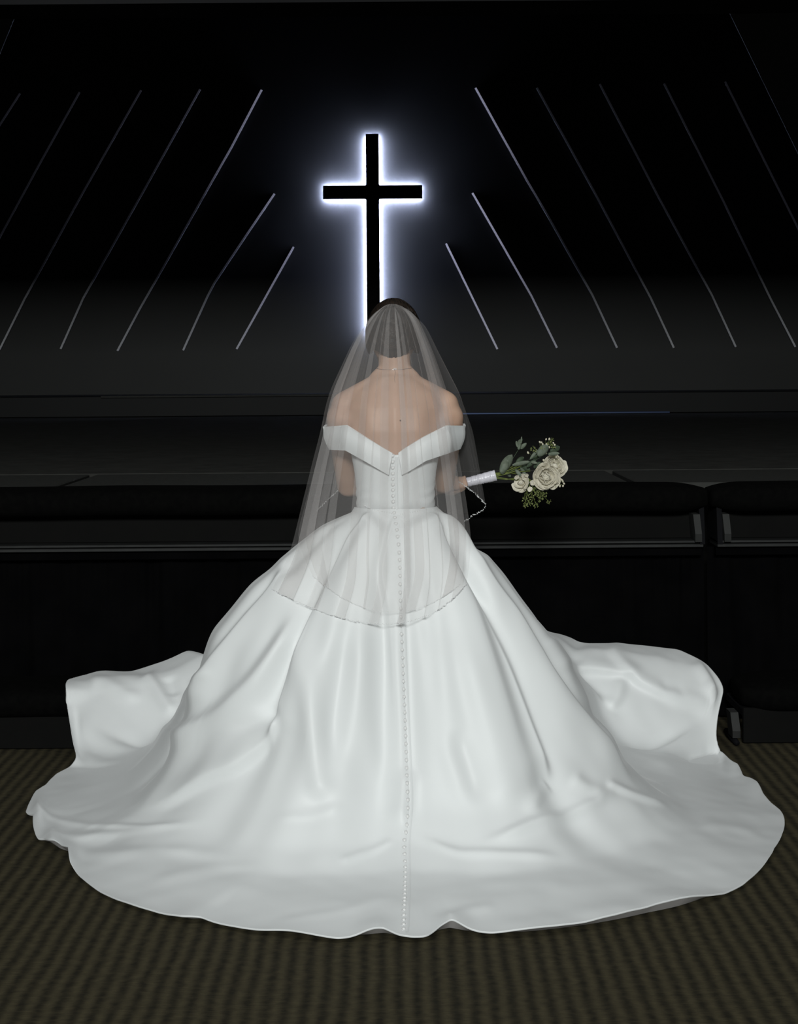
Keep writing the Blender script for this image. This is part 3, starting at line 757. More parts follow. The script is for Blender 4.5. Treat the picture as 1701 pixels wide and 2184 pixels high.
crease([(62, 1770), (160, 1772), (300, 1760), (450, 1740)], .006, 9, 'ridge', None, .1, .4)
crease([(130, 1798), (220, 1815), (360, 1812), (520, 1828)], .007, 14, 'ridge', None, .1, .4)
crease([(300, 1870), (420, 1850), (560, 1840)], .004, 12, 'ridge', None, .2, .4)
crease([(560, 1965), (650, 1950), (760, 1925), (820, 1905)], .003, 10, 'ridge', None, .2, .3)
crease([(960, 1880), (1100, 1890), (1250, 1895)], .003, 12, 'ridge', None, .3, .3)
crease([(1050, 1930), (980, 1945), (930, 1975)], .006, 12, 'ridge', None, .3, .1)
# scalloped lifts of the hem edge
for px_, py_, a_, w_ in ((780, 1984, .016, 40), (945, 1976, .024, 38), (70, 1722, .03, 16), (98, 1785, .022, 18), (128, 1818, .03, 18), (390, 1946, .010, 45), (1120, 1985, .012, 90), (1450, 1935, .020, 110), (1300, 1962, .016, 110), (600, 1978, .008, 60), (1600, 1690, .014, 20), (1560, 1650, .014, 14), (1530, 1618, .016, 10)):
    D += a_ * np.exp(-((PX - px_) / w_) ** 2 - ((PY - py_) / 26) ** 2)
# centre-back seam ridge
D += .002 * np.exp(-((PX - 846) / 9) ** 2) * smooth01(v, .02, .1)[:, None] * (np.cos(PH) > .5)[None, :]
# general soft folds and satin crumple
def sines(n, lo, hi, seed):
    r = np.random.default_rng(seed); out = np.zeros(PX.shape)
    for _ in range(n):
        f = r.uniform(lo, hi); th = r.uniform(0, PI); ph = r.uniform(0, 2 * PI)
        out += np.sin((X * math.cos(th) + Y * math.sin(th)) * f * 2 * PI + ph)
    return out / math.sqrt(n)
flat = smooth01(v, .45, .7)[:, None]
rad = sum(a * np.sin(k * PH + p) for k, a, p in ((11, .5, .3), (17, .45, 1.2), (23, .35, 2.2), (31, .22, .9)))
D += .0085 * rad[None, :] * smooth01(v, .03, .35)[:, None] * (1 - .75 * smooth01(v, .45, .8)[:, None])
D += flat * (.0032 * sines(8, .8, 2.2, 1) + .0013 * sines(10, 3, 7, 2)) + .0005 * sines(10, 6, 14, 3)
for _ in range(3):
    D = (np.roll(D, 1, 1) + 2 * D + np.roll(D, -1, 1)) / 4; D = blur_v(D, 1)
D *= smooth01(v, 0.0, .03)[:, None]
PD = P + NB * D[..., None]
PD[..., 2] = np.maximum(PD[..., 2], 0.012)
# hem turned under: two extra rings
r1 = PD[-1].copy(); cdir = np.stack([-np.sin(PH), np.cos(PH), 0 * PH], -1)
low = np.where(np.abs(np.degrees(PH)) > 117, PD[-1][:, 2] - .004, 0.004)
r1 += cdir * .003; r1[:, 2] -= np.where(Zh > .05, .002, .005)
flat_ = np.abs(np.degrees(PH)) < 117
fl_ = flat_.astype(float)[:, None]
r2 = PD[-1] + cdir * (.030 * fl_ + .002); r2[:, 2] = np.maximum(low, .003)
lay = np.concatenate([PD, r1[None]], 0)
gown = mk('gown_skirt', lay.reshape(-1, 3), grid_faces(NPH, NV + 1, True), M['satin'], bride)
gown['label'] = 'wide white satin skirt with long train spread on carpet and kneeler'
lin = mk('hem_lining', np.concatenate([r1 + cdir * .001, r2]), grid_faces(NPH, 2, True), M['lining'], gown)
lin['label'] = 'grey lining under the lifted hem'
bvg = bvh_of([gown])

# ---- bodice
V = []; nb = 96
bsec = [(.972, .119, .0845, 0), (.985, .1195, .086, 0), (1.01, .119, .090, -.002), (1.05, .120, .090, -.006), (1.09, .124, .093, -.009), (1.13, .131, .098, -.013), (1.17, .138, .102, -.016), (1.20, .142, .104, -.018)]
bz = [s_[0] for s_ in bsec]
for j in range(25):
    for i in range(nb):
        th = 2 * PI * i / nb                     # 0 = back
        
        topz = 1.168 - .020 * math.exp(-(th if th < PI else th - 2 * PI) ** 2 / .10)
        z = .972 + (topz - .972) * j / 24
        a = np.interp(z, bz, [s_[1] for s_ in bsec]); b = np.interp(z, bz, [s_[2] for s_ in bsec]); yc = np.interp(z, bz, [s_[3] for s_ in bsec])
        wr = .0022 * math.sin(z * 210 + 5 * math.sin(th * 2)) * math.exp(-((abs(math.sin(th)) - .9) / .25) ** 2) * math.exp(-((z - 1.02) / .035) ** 2)
        V.append((AX + (a + wr) * math.sin(th), AY + yc - (b + wr + (.012 * max(0, -math.cos(th)) if z > 1.1 else 0)) * math.cos(th), z))
bod = mk('bodice', V, grid_faces(nb, 25, True), M['satin'], bride)
so = bod.modifiers.new('t', 'SOLIDIFY'); so.thickness = .003; so.offset = -1
# placket strip down the back
plk = []
bvbod = bvh_of([bod, gown])
# ---- off-shoulder band: a folded strip round the back, upper arms and chest
def proj1(p):
    a, b = proj(np.array(p)[None]); return float(a[0]), float(b[0])
def band(side):
    s = side
    if s < 0:
        top = [(834, 966, 4.602), (815, 955, 4.598), (780, 933, 4.592), (737, 905, 4.618), (688, 908, 4.70)]
        bot = [(825, 1013, 4.604), (808, 1003, 4.600), (775, 983, 4.598), (733, 959, 4.632), (699, 957, 4.70)]
    else:
        top = [(846, 966, 4.602), (862, 955, 4.598), (900, 933, 4.592), (951, 909, 4.618), (989, 910, 4.70)]
        bot = [(853, 1013, 4.604), (868, 1006, 4.600), (905, 984, 4.598), (955, 968, 4.632), (979, 960, 4.70)]
    T = [W(*p) for p in top]; Bt = [W(*p) for p in bot]
    ox = T[-1].x; fx = lambda x_, y_, z_: Vector((AX + s * x_, AY + y_, z_))
    T += [fx(.212, .045, 1.235), fx(.175, .085, 1.232), fx(.10, .115, 1.225), fx(0.0, .135, 1.19)]
    Bt += [fx(.203, .050, 1.165), fx(.170, .080, 1.160), fx(.10, .108, 1.150), fx(0.0, .120, 1.12)]
    V = []; nj = 9
    def onto(A, k):
        for i in range(k):
            l, nn = hitpx(bvb, *proj1(A[i]))
            if l is not None and A[i].y > l.y - .006: A[i] = CAM + (A[i] - CAM) * ((l.y - .006) / A[i].y)
        return A
    def dense(A):
        out = []
        for a, b in zip(A[:-1], A[1:]):
            for k in range(6): out.append(a.lerp(b, k / 6))
        out.append(A[-1]); return out
    T = onto(dense(T), 24); Bt = onto(dense(Bt), 24)
    ctr = Vector((AX, AY, 0))
    for a, b in zip(T, Bt):
        for j in range(nj):
            t = j / (nj - 1); p = a.lerp(b, t); r = Vector((p.x - AX, p.y - AY, 0))
            r.normalize(); p = p + r * (.007 * math.sin(PI * t) + (.003 if j == 0 else 0))
            V.append(p)
        for j in range(nj - 1, -1, -1):           # inner layer
            t = j / (nj - 1); p = a.lerp(b, t); r = Vector((p.x - AX, p.y - AY, 0)).normalized()
            V.append(p - r * .004)
    n2 = 2 * nj
    Fc = grid_faces(n2, len(T), True) + [tuple(range(n2 - 1, -1, -1)), tuple(range((len(T) - 1) * n2, len(T) * n2))]
    o = mk('shoulder_band', V, Fc, M['satin'], bod)
    o.modifiers.new('e', 'EDGE_SPLIT').split_angle = math.radians(35)
    return o
bL = band(-1); bR = band(1)
bvtop = bvh_of([bod, gown, bL, bR])

# ---- buttons with loops down the back, from the neckline to the hem
path = spline([(834.5, 972), (834, 1010), (834, 1050), (835, 1088), (842, 1140), (846, 1200), (846, 1270), (847, 1340), (849, 1420), (851, 1500), (853, 1580), (854, 1660), (855, 1715), (852, 1765), (846, 1800), (848, 1850), (846, 1900), (843, 1950), (842, 1984)], 24)
bm_ = MB().ell((0, 0, 0), (.0048, .0034, .0048), n=10, m=6)
btn_me = None; lp_me = None; last = None
pts3 = []
for (px, py) in path:
    l, nn = hitpx(bvtop, px, py)
    if l:
        if nn.dot(CAM - l) < 0: nn = -nn
        pts3.append((l, nn))
for l, nn in pts3:
    if last is not None and (l - last).length < (.0165 if l.z > .95 else .0215): continue
    last = l.copy(); par = bod if l.z > .985 else gown
    if btn_me is None:
        b0_ = bm_.obj('button', M['button'], None); btn_me = b0_.data; bpy.data.objects.remove(b0_)
        lpts = [(.0062 * math.cos(a), 0, .0060 * math.sin(a)) for a in np.linspace(.4, 2 * PI - 1.6, 12)]
        b1_ = MB().tube(lpts, .0008, 5).obj('button_loop', M['loop'], None); lp_me = b1_.data; bpy.data.objects.remove(b1_)
    q = nn.to_track_quat('-Y', 'Z')
    for nm, mm, of in (('button', btn_me, .0014), ('button_loop', lp_me, .0002)):
        o = bpy.data.objects.new(nm, mm); C.objects.link(o); o.parent = par
        o.location = l + nn * of - worldloc(par); o.rotation_mode = 'QUATERNION'; o.rotation_quaternion = q
# placket: thin raised fold beside the buttons
def surf_strip(name, cpath, halfw, lift, mt, par, bvh, n=None):
    V = []; 
    for px, py in cpath:
        row = []
        for k, off in ((-1, 0), (0, lift), (1, 0)):
            l, nn = hitpx(bvh, px + k * halfw, py)
            if l is None: row = None; break
            if nn.dot(CAM - l) < 0: nn = -nn
            row.append(l + nn * (off + .0006))
        if row: V += row
    if len(V) >= 6: return mk(name, V, grid_faces(3, len(V) // 3), mt, par)
surf_strip('placket', spline([(843, 975), (841, 1010), (841, 1050), (841, 1085)], 10), 3.2, .004, M['satin'], bod, bvtop)
surf_strip('placket', spline([(850, 1110), (853, 1200), (853, 1340), (857, 1500), (861, 1640), (862, 1715), (855, 1795), (854, 1900), (849, 1988)], 16), 4, .0022, M['satin'], gown, bvtop)

# ---- beaded belt
bv2 = bvtop
def beads(name, cpath, par, bvh=None, d=None, step=.0052, r=.0026, jit=.0018, pull=.002, seed=1):
    rr = random.Random(seed); mbb = MB(); last = None; pts = []
    for q in cpath:
        if bvh is not None:
            l, nn = hitpx(bvh, q[0], q[1])
            if l is None: continue
            l = l + (CAM - l).normalized() * pull
        else: l = Vector(q)
        pts.append(l)
    for a, b in zip(pts[:-1], pts[1:]):
        ln = (b - a).length; k = max(1, int(ln / step))
        for i in range(k):
            p = a.lerp(b, i / k) + Vector([rr.uniform(-jit, jit) for _ in range(3)])
            s = r * rr.uniform(.6, 1.2)
            mbb.add([p + Vector(o) * s for o in ((1, 0, 0), (-1, 0, 0), (0, 1, 0), (0, -1, 0), (0, 0, 1), (0, 0, -1))],
                    [(0, 2, 4), (2, 1, 4), (1, 3, 4), (3, 0, 4), (2, 0, 5), (1, 2, 5), (3, 1, 5), (0, 3, 5)])
    o = mbb.obj(name, M['bead'], par, smooth=False); o['kind'] = 'stuff'; return o
beads('waist_beading', spline([(772, 1078), (790, 1086), (812, 1091), (832, 1095)], 6) , bod, bvtop, jit=.0012, r=.0020)
beads('waist_beading', spline([(850, 1096), (880, 1092), (905, 1087)], 6), bod, bvtop, jit=.0008, r=.0016, seed=3)

# ------------------------------------------------------------------ veil
veil_bv = bvh_of([body, hair, bod, gown, bL, bR])
def interp_list(lst, s):
    ss = [a[0] for a in lst]
    return tuple(float(np.interp(s, ss, [a[k] for a in lst])) for k in range(1, len(lst[0])))
def sheet(name, Ls, Cs, Rs, bands, nf, k, seed, mt, parent, nt=460, ns=120, gap=.010, depth=.010, clampit=True):
    """Ls/Rs: (s, px, py, depth) at the two edges, Cs the same half-way across"""
    r = np.random.default_rng(seed)
    t = np.linspace(0, 1, nt)
    ph = 2 * PI * nf * t + 1.5 * np.sin(2 * PI * 1.3 * t + r.uniform(0, 6)) + 1.1 * np.sin(2 * PI * 2.9 * t + r.uniform(0, 6))
    ampm = .75 + .45 * np.sin(2 * PI * 1.7 * t + r.uniform(0, 6))
    if bands:
        # one cloth edge laid in flat pleats: (left, right, layers) across the width
        way = [0.0]; lv = [0.0]
        for a, b, n in bands:
            way.append(b); lv.append(0.0)
            for q_ in range(n // 2):
                way += [a, b]; lv += [1.0 + 2 * q_, 2.0 + 2 * q_]
        way.append(1.0); lv.append(0.0)
        way = np.array(way); lv = np.array(lv)
        acc = np.concatenate([[0], np.cumsum(np.abs(np.diff(way)) + .012)]); acc /= acc[-1]
        ub = np.interp(t, acc, way); lb = np.interp(t, acc, lv)
        kr = np.array([1, 2, 3, 2, 1.]) / 9
        for _ in range(2):
            ub[2:-2] = np.convolve(ub, kr, 'valid'); lb[2:-2] = np.convolve(lb, kr, 'valid')
    V = np.zeros((ns + 1, nt, 3))
    for j in range(ns + 1):
        s = j / ns
        lx, ly, ld = interp_list(Ls, s); rx, ry, rd = interp_list(Rs, s); cx_, cy, cd = interp_list(Cs, s)
        kk = k * smooth01(s, 0, .10)
        wig = .25 * math.sin(5 * s + seed)
        u = t + ampm * kk * np.sin(ph + wig * np.sin(3 * t * PI)) / (2 * PI * nf) * np.sin(PI * np.clip(t, .02, .98)) ** .35
        if bands:
            kk = smooth01(s, 0, .07)
            u = t * (1 - kk) + (ub + .012 * np.sin(2.2 * s + ub * 9 + seed) * s * np.sin(PI * ub)) * kk
            u = np.clip(u + .004 * np.sin(40 * ub + 6 * s) * np.sin(PI * ub), 0, 1)
        q = 1 - (2 * u - 1) ** 2
        px = lx + (rx - lx) * u + (cx_ - (lx + rx) / 2) * q
        py = ly + (ry - ly) * u + (cy - (ly + ry) / 2) * q
        dd = ld + (rd - ld) * u + (cd - (ld + rd) / 2) * np.clip(q, 0, 1) ** .8
        dd = dd - depth * (.25 + s) * np.cos(ph) * ampm
        lay_ = .0035 * np.cos(ph)
        if bands:
            dd = dd + depth * (.25 + s) * np.cos(ph) * ampm - (.0035 + .004 * s) * lb - .004 * np.sin(9 * PI * ub) * s
            lay_ = .0016 * lb
        for i in range(nt):
            p = W(px[i], py[i], dd[i])
            if clampit:
                dr = p - CAM; ln = dr.length
                l, nn, _, dist = veil_bv.ray_cast(CAM, dr / ln)
                if l is not None and l.y - p.y < gap + lay_[i]:
                    p = CAM + dr / ln * (dist * (1 - (gap + lay_[i]) / l.y))
            V[j, i] = p
    # relax so that it hangs in long lines
    for _ in range(14 if clampit else 4):
        A = V.copy(); A[1:-1] = (V[:-2] + V[1:-1] * 2 + V[2:]) / 4
        V[1:-1, :, 1] = np.minimum(V[1:-1, :, 1], A[1:-1, :, 1])
        V[1:-1, :, 0] = A[1:-1, :, 0]; V[1:-1, :, 2] = A[1:-1, :, 2]
    o = mk(name, V.reshape(-1, 3), grid_faces(nt, ns + 1), mt, parent)
    return o, V
Ls = [(0, 820, 653, 4.665), (.05, 798, 667, 4.66), (.10, 783, 685, 4.66), (.16, 765, 708, 4.67), (.24, 744, 745, 4.68), (.32, 725, 785, 4.70), (.40, 705, 826, 4.71), (.46, 693, 862, 4.72), (.55, 681, 918, 4.72), (.66, 661, 990, 4.72), (.78, 640, 1070, 4.70), (.88, 622, 1140, 4.68), (.94, 610, 1182, 4.66), (1, 573, 1252, 4.62)]
Cs = [(0, 838, 648, 4.66), (.05, 838, 662, 4.635), (.10, 838, 684, 4.615), (.16, 838, 712, 4.60), (.24, 838, 750, 4.585), (.32, 838, 795, 4.575), (.40, 838, 845, 4.57), (.46, 838, 882, 4.565), (.55, 838, 945, 4.56), (.66, 838, 1020, 4.555), (.78, 838, 1110, 4.53), (.88, 838, 1205, 4.48), (.94, 838, 1260, 4.45), (1, 820, 1330, 4.42)]
Rs = [(0, 858, 653, 4.665), (.05, 880, 666, 4.66), (.10, 895, 684, 4.66), (.16, 908, 712, 4.67), (.24, 924, 752, 4.68), (.32, 939, 795, 4.70), (.40, 953, 840, 4.71), (.46, 961, 875, 4.72), (.55, 968, 925, 4.72), (.66, 979, 1000, 4.72), (.78, 991, 1080, 4.70), (.88, 998, 1140, 4.68), (.94, 996, 1190, 4.62), (1, 988, 1245, 4.60)]
veil, Vv = sheet('veil', Ls, Cs, Rs, [(.015, .085, 5), (.125, .175, 3), (.235, .29, 3), (.385, .455, 3), (.545, .60, 5), (.70, .715, 3), (.785, .80, 3), (.875, .97, 3)], 6, 2.7, 3, M['tulle'], bride)
veil['label'] = 'sheer ivory tulle veil gathered at the crown and falling over the skirt'
def shift(lst, dx, dy, f): return [(a[0], a[1] + dx * a[0], a[2] + dy * a[0], a[3] + f * a[0]) for a in lst]
Ls2 = [(s_, x_ + 8 * s_ + 6 * math.sin(4 * s_), y_, d_ + .02) for s_, x_, y_, d_ in Ls[:-2]] + [(.94, 640, 1182, 4.66), (1, 660, 1225, 4.62)]
Cs2 = [(s_, x_, y_ if s_ < .9 else y_ - 25 * s_, d_ + .018) for s_, x_, y_, d_ in Cs]
inner, Vi = sheet('inner_layer', Ls2, Cs2, [(s_, x_ - 12 * s_, y_, d_ + .02) for s_, x_, y_, d_ in Rs], [(.03, .11, 3), (.33, .35, 3), (.62, .68, 3), (.86, .95, 5)], 3, 2.3, 11, M['tulle'], veil, gap=.006)
# side layers that fall forward over the arms
rl = [(0, 862, 658, 4.68), (.15, 885, 695, 4.70), (.3, 905, 745, 4.73), (.5, 930, 830, 4.77), (.7, 948, 920, 4.80), (.85, 962, 985, 4.82), (1, 975, 1030, 4.84)]
rc = [(0, 868, 658, 4.68), (.15, 903, 695, 4.69), (.3, 930, 750, 4.71), (.5, 968, 832, 4.74), (.7, 985, 925, 4.76), (.85, 1000, 1000, 4.77), (1, 1008, 1055, 4.78)]
rr_ = [(0, 874, 660, 4.68), (.15, 911, 700, 4.69), (.3, 940, 765, 4.70), (.5, 981, 850, 4.72), (.7, 1006, 920, 4.73), (.85, 1019, 1000, 4.74), (1, 1031, 1080, 4.75)]
rs, Vr = sheet('side_layer', rl, rc, rr_, None, 2, 1.2, 5, M['tulle'], veil, nt=70, ns=60, clampit=False, depth=.006)
# lower flap of that layer: folds back under the corner
fl = []
cl = [Vector(q) for q in Vr[-1]]
for j in range(13):
    s = j / 12
    for i, p in enumerate(cl[::3]):
        t = i / (len(cl[::3]) - 1)
        e_ = W(987 + 44 * t, 1112 - 32 * t, 4.74 + .02 * (1 - t)) if True else p
        fl.append(p.lerp(e_, s) + Vector((0, .012 * math.sin(PI * s), 0)))
nfl = len(cl[::3])
ll = [(0, 812, 660, 4.70), (.15, 785, 700, 4.72), (.3, 760, 760, 4.75), (.5, 728, 845, 4.78), (.7, 712, 920, 4.82), (.85, 700, 990, 4.85), (1, 672, 1085, 4.86)]
lc = [(0, 815, 660, 4.70), (.15, 792, 700, 4.73), (.3, 772, 760, 4.77), (.5, 745, 845, 4.81), (.7, 735, 920, 4.86), (.85, 728, 980, 4.90), (1, 712, 1048, 4.92)]
lr = [(0, 818, 660, 4.70), (.15, 800, 700, 4.74), (.3, 785, 760, 4.79), (.5, 765, 845, 4.85), (.7, 760, 910, 4.92), (.85, 756, 960, 4.96), (1, 752, 1015, 4.98)]
ls_, Vl = sheet('side_layer', ll, lc, lr, None, 3, 1.2, 7, M['tulle'], veil, nt=70, ns=60, clampit=False, depth=.006)
# beaded edges
def hem_trim(V_, i0=0, i1=None, seed=1, r=.0022, st=.0035):
    pts = [Vector(q) + Vector((0, -.002, 0)) for q in V_[-1][i0:i1]]
    return beads('bead_trim', pts, veil, None, step=st, r=r, jit=.0016, seed=seed)
hem_trim(Vv, r=.0014); hem_trim(Vi, seed=4, r=.0009)
tr_ = [W(962, 1008, 4.83), W(985, 1040, 4.80), W(1010, 1058, 4.78), W(1031, 1080, 4.75), W(1024, 1092, 4.752), W(1005, 1100, 4.755), W(988, 1113, 4.76), W(975, 1122, 4.77)]
hem_trim(Vr, seed=6, r=.0016, st=.0021)
beads('bead_trim', [Vector(q) for q in (W(1031, 1080, 4.75), W(1026, 1090, 4.752), W(1016, 1096, 4.753), W(1003, 1101, 4.755), W(994, 1109, 4.76), W(984, 1114, 4.765))], veil, None, step=.0021, r=.0017, jit=.002, seed=7)
hem_trim(Vl, seed=8, r=.0014, st=.0022)
# comb under the gathers
cb = MB()
cb.tube([Vector(P3(823 + 5 * i, 658 - 4 * math.sin(i / 6 * PI), 4.668)) for i in range(7)], .0022, 8)
cb.obj('veil_comb', M['hair'], veil)

# ------------------------------------------------------------------ bouquet
DB = 5.045
root = empty('bouquet', P3(1010, 1030, DB)); tag(root, 'bridal bouquet of ivory roses and eucalyptus with white ribbon grip, held at right', 'bouquet')
A0 = Vector(P3(978, 1034, DB)); A1 = Vector(P3(1053, 1017, DB)); axd = (A1 - A0).normalized()
pts = []; rad_ = []
for i in range(41):
    t = i / 40; pts.append(A0.lerp(A1, t) + (A1 - A0) * .0); rad_.append(.0135 + .004 * t + .0011 * abs(math.sin(t * 20)) )
wrap = MB().tube(pts, rad_, 24).obj('ribbon_wrap', M['ribbon'], root); wrap['label'] = 'white ribbon wound round the stems'
for i in range(5):                                       # ribbon turns
    t = .12 + .18 * i; c = A0.lerp(A1, t); up_ = Vector((0, 0, 1)); s_ = axd.cross(up_).normalized(); u_ = s_.cross(axd)
    ring = [c + (s_ * math.cos(a) + u_ * math.sin(a)) * (.0148 + .004 * t) + axd * .005 * math.sin(a) for a in np.linspace(0, 2 * PI, 25)]
    MB().tube(ring, .0010, 5).obj('ribbon_turn', M['ribbon'], wrap)
rs_ = random.Random(3)
for k in range(9):
    a = rs_.uniform(0, 2 * PI); r = rs_.uniform(.003, .010)
    o = Vector((0, math.cos(a) * r, math.sin(a) * r))
    e_ = Vector(P3(1075 + rs_.uniform(0, 60), 1010 + rs_.uniform(-22, 22), DB + rs_.uniform(-.02, .02)))
    MB().tube([A0 - axd * rs_.uniform(.006, .016) + o, A0 + o, A1 + o, A1.lerp(e_, .5) + o, e_], .0018, 7).obj('stem', M['stem'], root)
def leafmesh(b, t, wpx, dz=0.0, curl=.15, d=DB, mt='leaf', par=None, name='leaf'):
    b = W(b[0], b[1], d); t = W(t[0], t[1], d + dz); ln = (t - b).length; wd = wpx / 660 / 2
    dirv = (t - b).normalized(); sd = dirv.cross(Vector((0, 1, 0))).normalized(); nn = sd.cross(dirv)
    V = []; nL = 9
    for i in range(nL):
        u = i / (nL - 1); ww = wd * (max(0, math.sin(PI * min(1, u * .97 + .03))) ** .55) + .0003
        c = b + dirv * ln * u + nn * (curl * ln * math.sin(PI * u))
        for k in (-1, -.5, 0, .5, 1): V.append(c + sd * ww * k - nn * abs(k) * ww * .35 * -1)
    o = mk(name, V, grid_faces(5, nL), M[mt], par or root)
    s = o.modifiers.new('t', 'SOLIDIFY'); s.thickness = .0006
    return o
leaves = [((1064, 1012), (1089, 973), 20, 'leaf'), ((1066, 1014), (1080, 985), 15, 'leaf'), ((1103, 963), (1106, 941), 9, 'leaf'), ((1107, 961), (1120, 949), 8, 'leaf'), ((1108, 950), (1110, 935), 3, 'leaf'), ((1101, 958), (1098, 944), 5, 'leaf'),
 ((1144, 977), (1166, 954), 19, 'leaf'), ((1170, 969), (1191, 958), 14, 'leafdark'), ((1127, 985), (1144, 964), 7, 'leaf'), ((1089, 996), (1127, 989), 9, 'leaf'), ((1097, 991), (1114, 979), 10, 'leafdark'), ((1106, 999), (1127, 1006), 12, 'leafdark'),
 ((1107, 1019), (1095, 1005), 8, 'leaf'), ((1117, 1016), (1106, 1001), 7, 'leaf'), ((1129, 990), (1142, 992), 6, 'leaf'), ((1166, 974), (1190, 972), 8, 'leaf'), ((1133, 983), (1147, 975), 8, 'leafdark'), ((1120, 1000), (1140, 985), 9, 'leafdark'), ((1135, 1002), (1150, 990), 10, 'leafdark'), ((1085, 1020), (1075, 1012), 6, 'leaf')]
for i, (b_, t_, w_, mt_) in enumerate(leaves): leafmesh(b_, t_, w_, random.uniform(-.01, .01), .12, DB + random.uniform(-.02, .015), mt_)
for a_, b_, c_ in (((1066, 1016), (1088, 985), (1103, 962)), ((1075, 1014), (1110, 992), (1145, 976)), ((1080, 1012), (1140, 985), (1172, 968)), ((1103, 962), (1108, 952), (1112, 940)), ((1090, 1020), (1125, 1035), (1140, 1050)), ((1145, 976), (1165, 955), (1168, 944))):
    MB().tube([W(*a_, DB + .005), W(*b_, DB + .003), W(*c_, DB)], .0009, 6).obj('twig', M['leafdark'], root)
def petal(c, dirv, fwd, w_, l_, cup, par):
    w_ *= random.uniform(.88, 1.15); l_ *= random.uniform(.86, 1.14); cup *= random.uniform(.7, 1.5); dirv = (dirv + Vector([random.uniform(-.16, .16) for _ in range(3)])).normalized(); fwd = (fwd - dirv * fwd.dot(dirv)).normalized(); wv = random.uniform(0, 6)
    """petal with its root at c, growing along dirv, cupped towards fwd"""
    sd = dirv.cross(fwd).normalized(); V = []; nL, nW = 7, 7
    for i in range(nL):
        u = i / (nL - 1); ww = w_ * (math.sin(PI * (.12 + .70 * u)) ** .6)
        for k in range(nW):
            q = (k / (nW - 1) - .5) * 2
            a = q * .9
            V.append(c + dirv * (l_ * math.sin(u * 1.25) / .95) + fwd * (cup * l_ * (1 - math.cos(u * 1.7)) - 0) + sd * ww * math.sin(a) + (fwd) * ww * .45 * (1 - math.cos(a)) - dirv * l_ * .12 * q * q * u + fwd * l_ * .05 * u * u * math.sin(4 * q + wv))
    o = mk('petal', V, grid_faces(nW, nL), M['petal'], par)
    s = o.modifiers.new('t', 'SOLIDIFY'); s.thickness = .0007
    return o
def rose(px, py, rpx, d, face, name='rose', layers=4, seed=0):
    rr = random.Random(seed); c = W(px, py, d); R = rpx / 655; face = Vector(face).normalized()
    a = face.orthogonal().normalized(); b = face.cross(a)
    q = face.to_track_quat('Z', 'X').to_matrix()
    core = MB().ell(c + face * R * .05, (R * .34, R * .34, R * .42), q, 16, 10).obj(name, M['petal'], root, origin=c)
    # spiral heart
    for ly in range(layers):
        f = ly / (layers - 1); n = 4 + ly
        for k in range(n):
            th = 2 * PI * (k + .5 * (ly % 2) + rr.uniform(-.15, .15)) / n
            out = a * math.cos(th) + b * math.sin(th)
            dv = (out * (.40 + .75 * f) + face * (.95 - .80 * f)).normalized()
            fw = (face * (.55 + .5 * f) - out * (1.0 - .75 * f)).normalized()
            petal(c - face * R * (.15 + .20 * f) + out * R * (.12 + .1 * f), dv, fw, R * (.42 + .32 * f), R * (.62 + .38 * f), .32, core)
    sp_ = [c + face * (R * .44 + .0006) + (a * math.cos(t) + b * math.sin(t)) * R * .028 * t - face * R * .006 * t * t for t in np.linspace(0, 11, 50)]
    MB().tube(sp_, .0007, 5).obj('heart', M['petal'], core)
    return core
rose(1178, 1000, 23, DB + .035, (.2, -.9, .35), seed=2, layers=4)['label'] = 'ivory rose half hidden behind the open one'
rose(1160, 1021, 26, DB - .01, (.05, -1, -.12), seed=5, layers=5)['label'] = 'largest open ivory rose'
r3 = rose(1108, 1034, 18, DB, (-.55, -.7, .25), seed=9, layers=3); r3['label'] = 'smaller ivory rose nearest the grip'
for (px, py, dx, dz, w_, l_) in ((1118, 1022, .2, 1, .008, .016), (1126, 1036, .9, .3, .013, .020), (1122, 1044, .6, -.6, .012, .018), (1100, 1026, -.6, .7, .010, .016)):
    petal(W(px, py, DB - .008), Vector((dx, -.35, dz)).normalized(), Vector((0, -1, 0)), w_, l_, .3, r3)
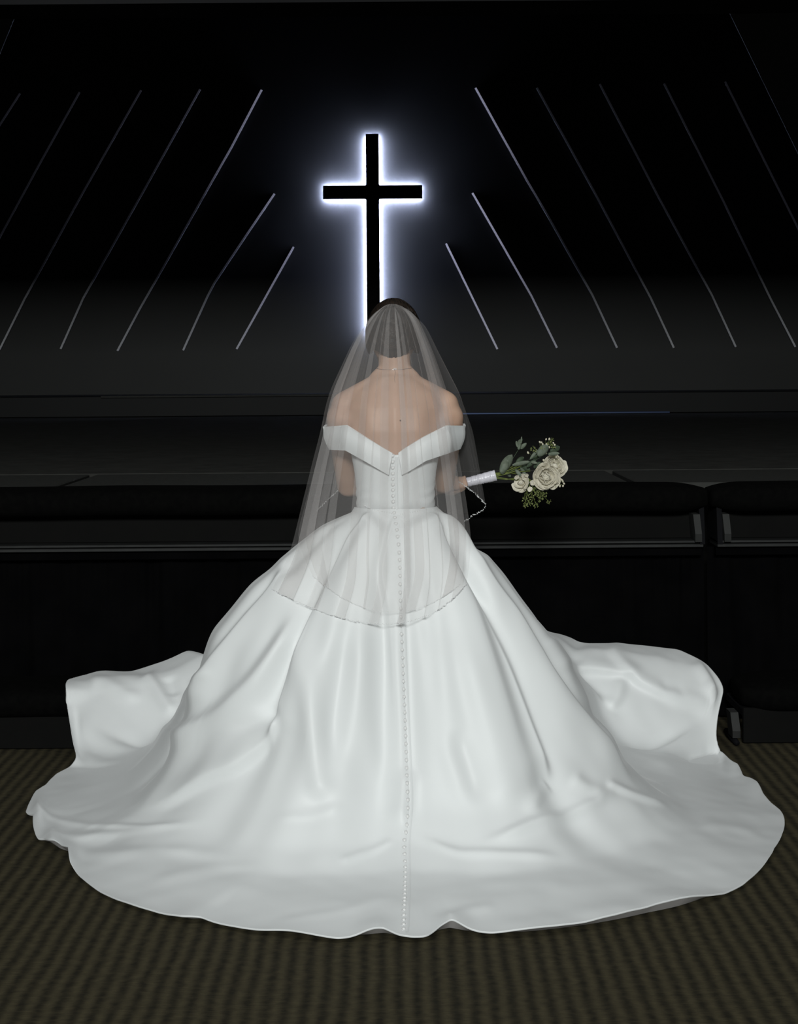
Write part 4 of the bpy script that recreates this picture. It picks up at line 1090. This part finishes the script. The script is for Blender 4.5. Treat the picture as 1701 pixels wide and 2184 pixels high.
buds = [(1147, 282), (1010, 325), (1035, 330), (1050, 355), (1105, 355), (1205, 340), (1222, 368), (1145, 400), (835, 475), (1060, 590), (1035, 635), (1095, 480), (1215, 590), (1280, 585), (1290, 655), (1272, 540), (1240, 930), (1262, 905), (1290, 965), (1335, 965), (1350, 930), (1322, 880), (1240, 980), (1242, 545), (1100, 285), (1300, 870), (1335, 900)]
for x_, y_ in buds:
    px, py = 1000 + x_ / 6.804, 900 + y_ / 6.804; c = W(px, py, DB - .005 + random.uniform(-.01, .01))
    r = random.uniform(.0024, .0036)
    b_ = MB().ell(c, (r, r, r * 1.35), Matrix.Rotation(random.uniform(-.8, .8), 3, 'Y'), 10, 7).obj('flower_bud', M['bud'], root, origin=c)
    e_ = W(px * .8 + 1150 * .2, py * .75 + (985 if py < 1010 else 1020) * .25, DB + .005)
    MB().tube([c, c.lerp(e_, .5) + Vector((0, .003, .002)), e_], .0006, 5).obj('bud_stalk', M['lime'], b_)
# lime filler sprigs
cents = [(1133, 1047), (1143, 1042), (1150, 1052), (1139, 1058), (1127, 1052), (1120, 1062), (1150, 1064), (1158, 1058), (1113, 1070), (1131, 1068), (1146, 1070), (1140, 1050), (1116, 1083), (1138, 1082), (1165, 1075), (1125, 1077), (1168, 951), (1175, 945), (1176, 958), (1154, 960), (1135, 962)]
for k, (px, py) in enumerate(cents):
    c = W(px, py, DB + random.uniform(-.015, .01)); mbb = MB()
    for j in range(16):
        dv = Vector((random.gauss(0, 1), random.gauss(0, .6), random.gauss(0, 1))).normalized(); ln = random.uniform(.004, .0085)
        sd = dv.orthogonal().normalized() * ln * .28; p = c + dv * random.uniform(.0, .007)
        mbb.add([p, p + dv * ln * .5 + sd, p + dv * ln, p + dv * ln * .5 - sd], [(0, 1, 2, 3)])
    o = mbb.obj('sprig', M['lime'], root, smooth=False, origin=c)
    if k < 16:
        e_ = W(1120, 1022, DB + .01)
        MB().tube([c, c.lerp(e_, .4) + Vector((0, .004, 0)), e_], .0007, 5).obj('sprig_stalk', M['stem'], o)
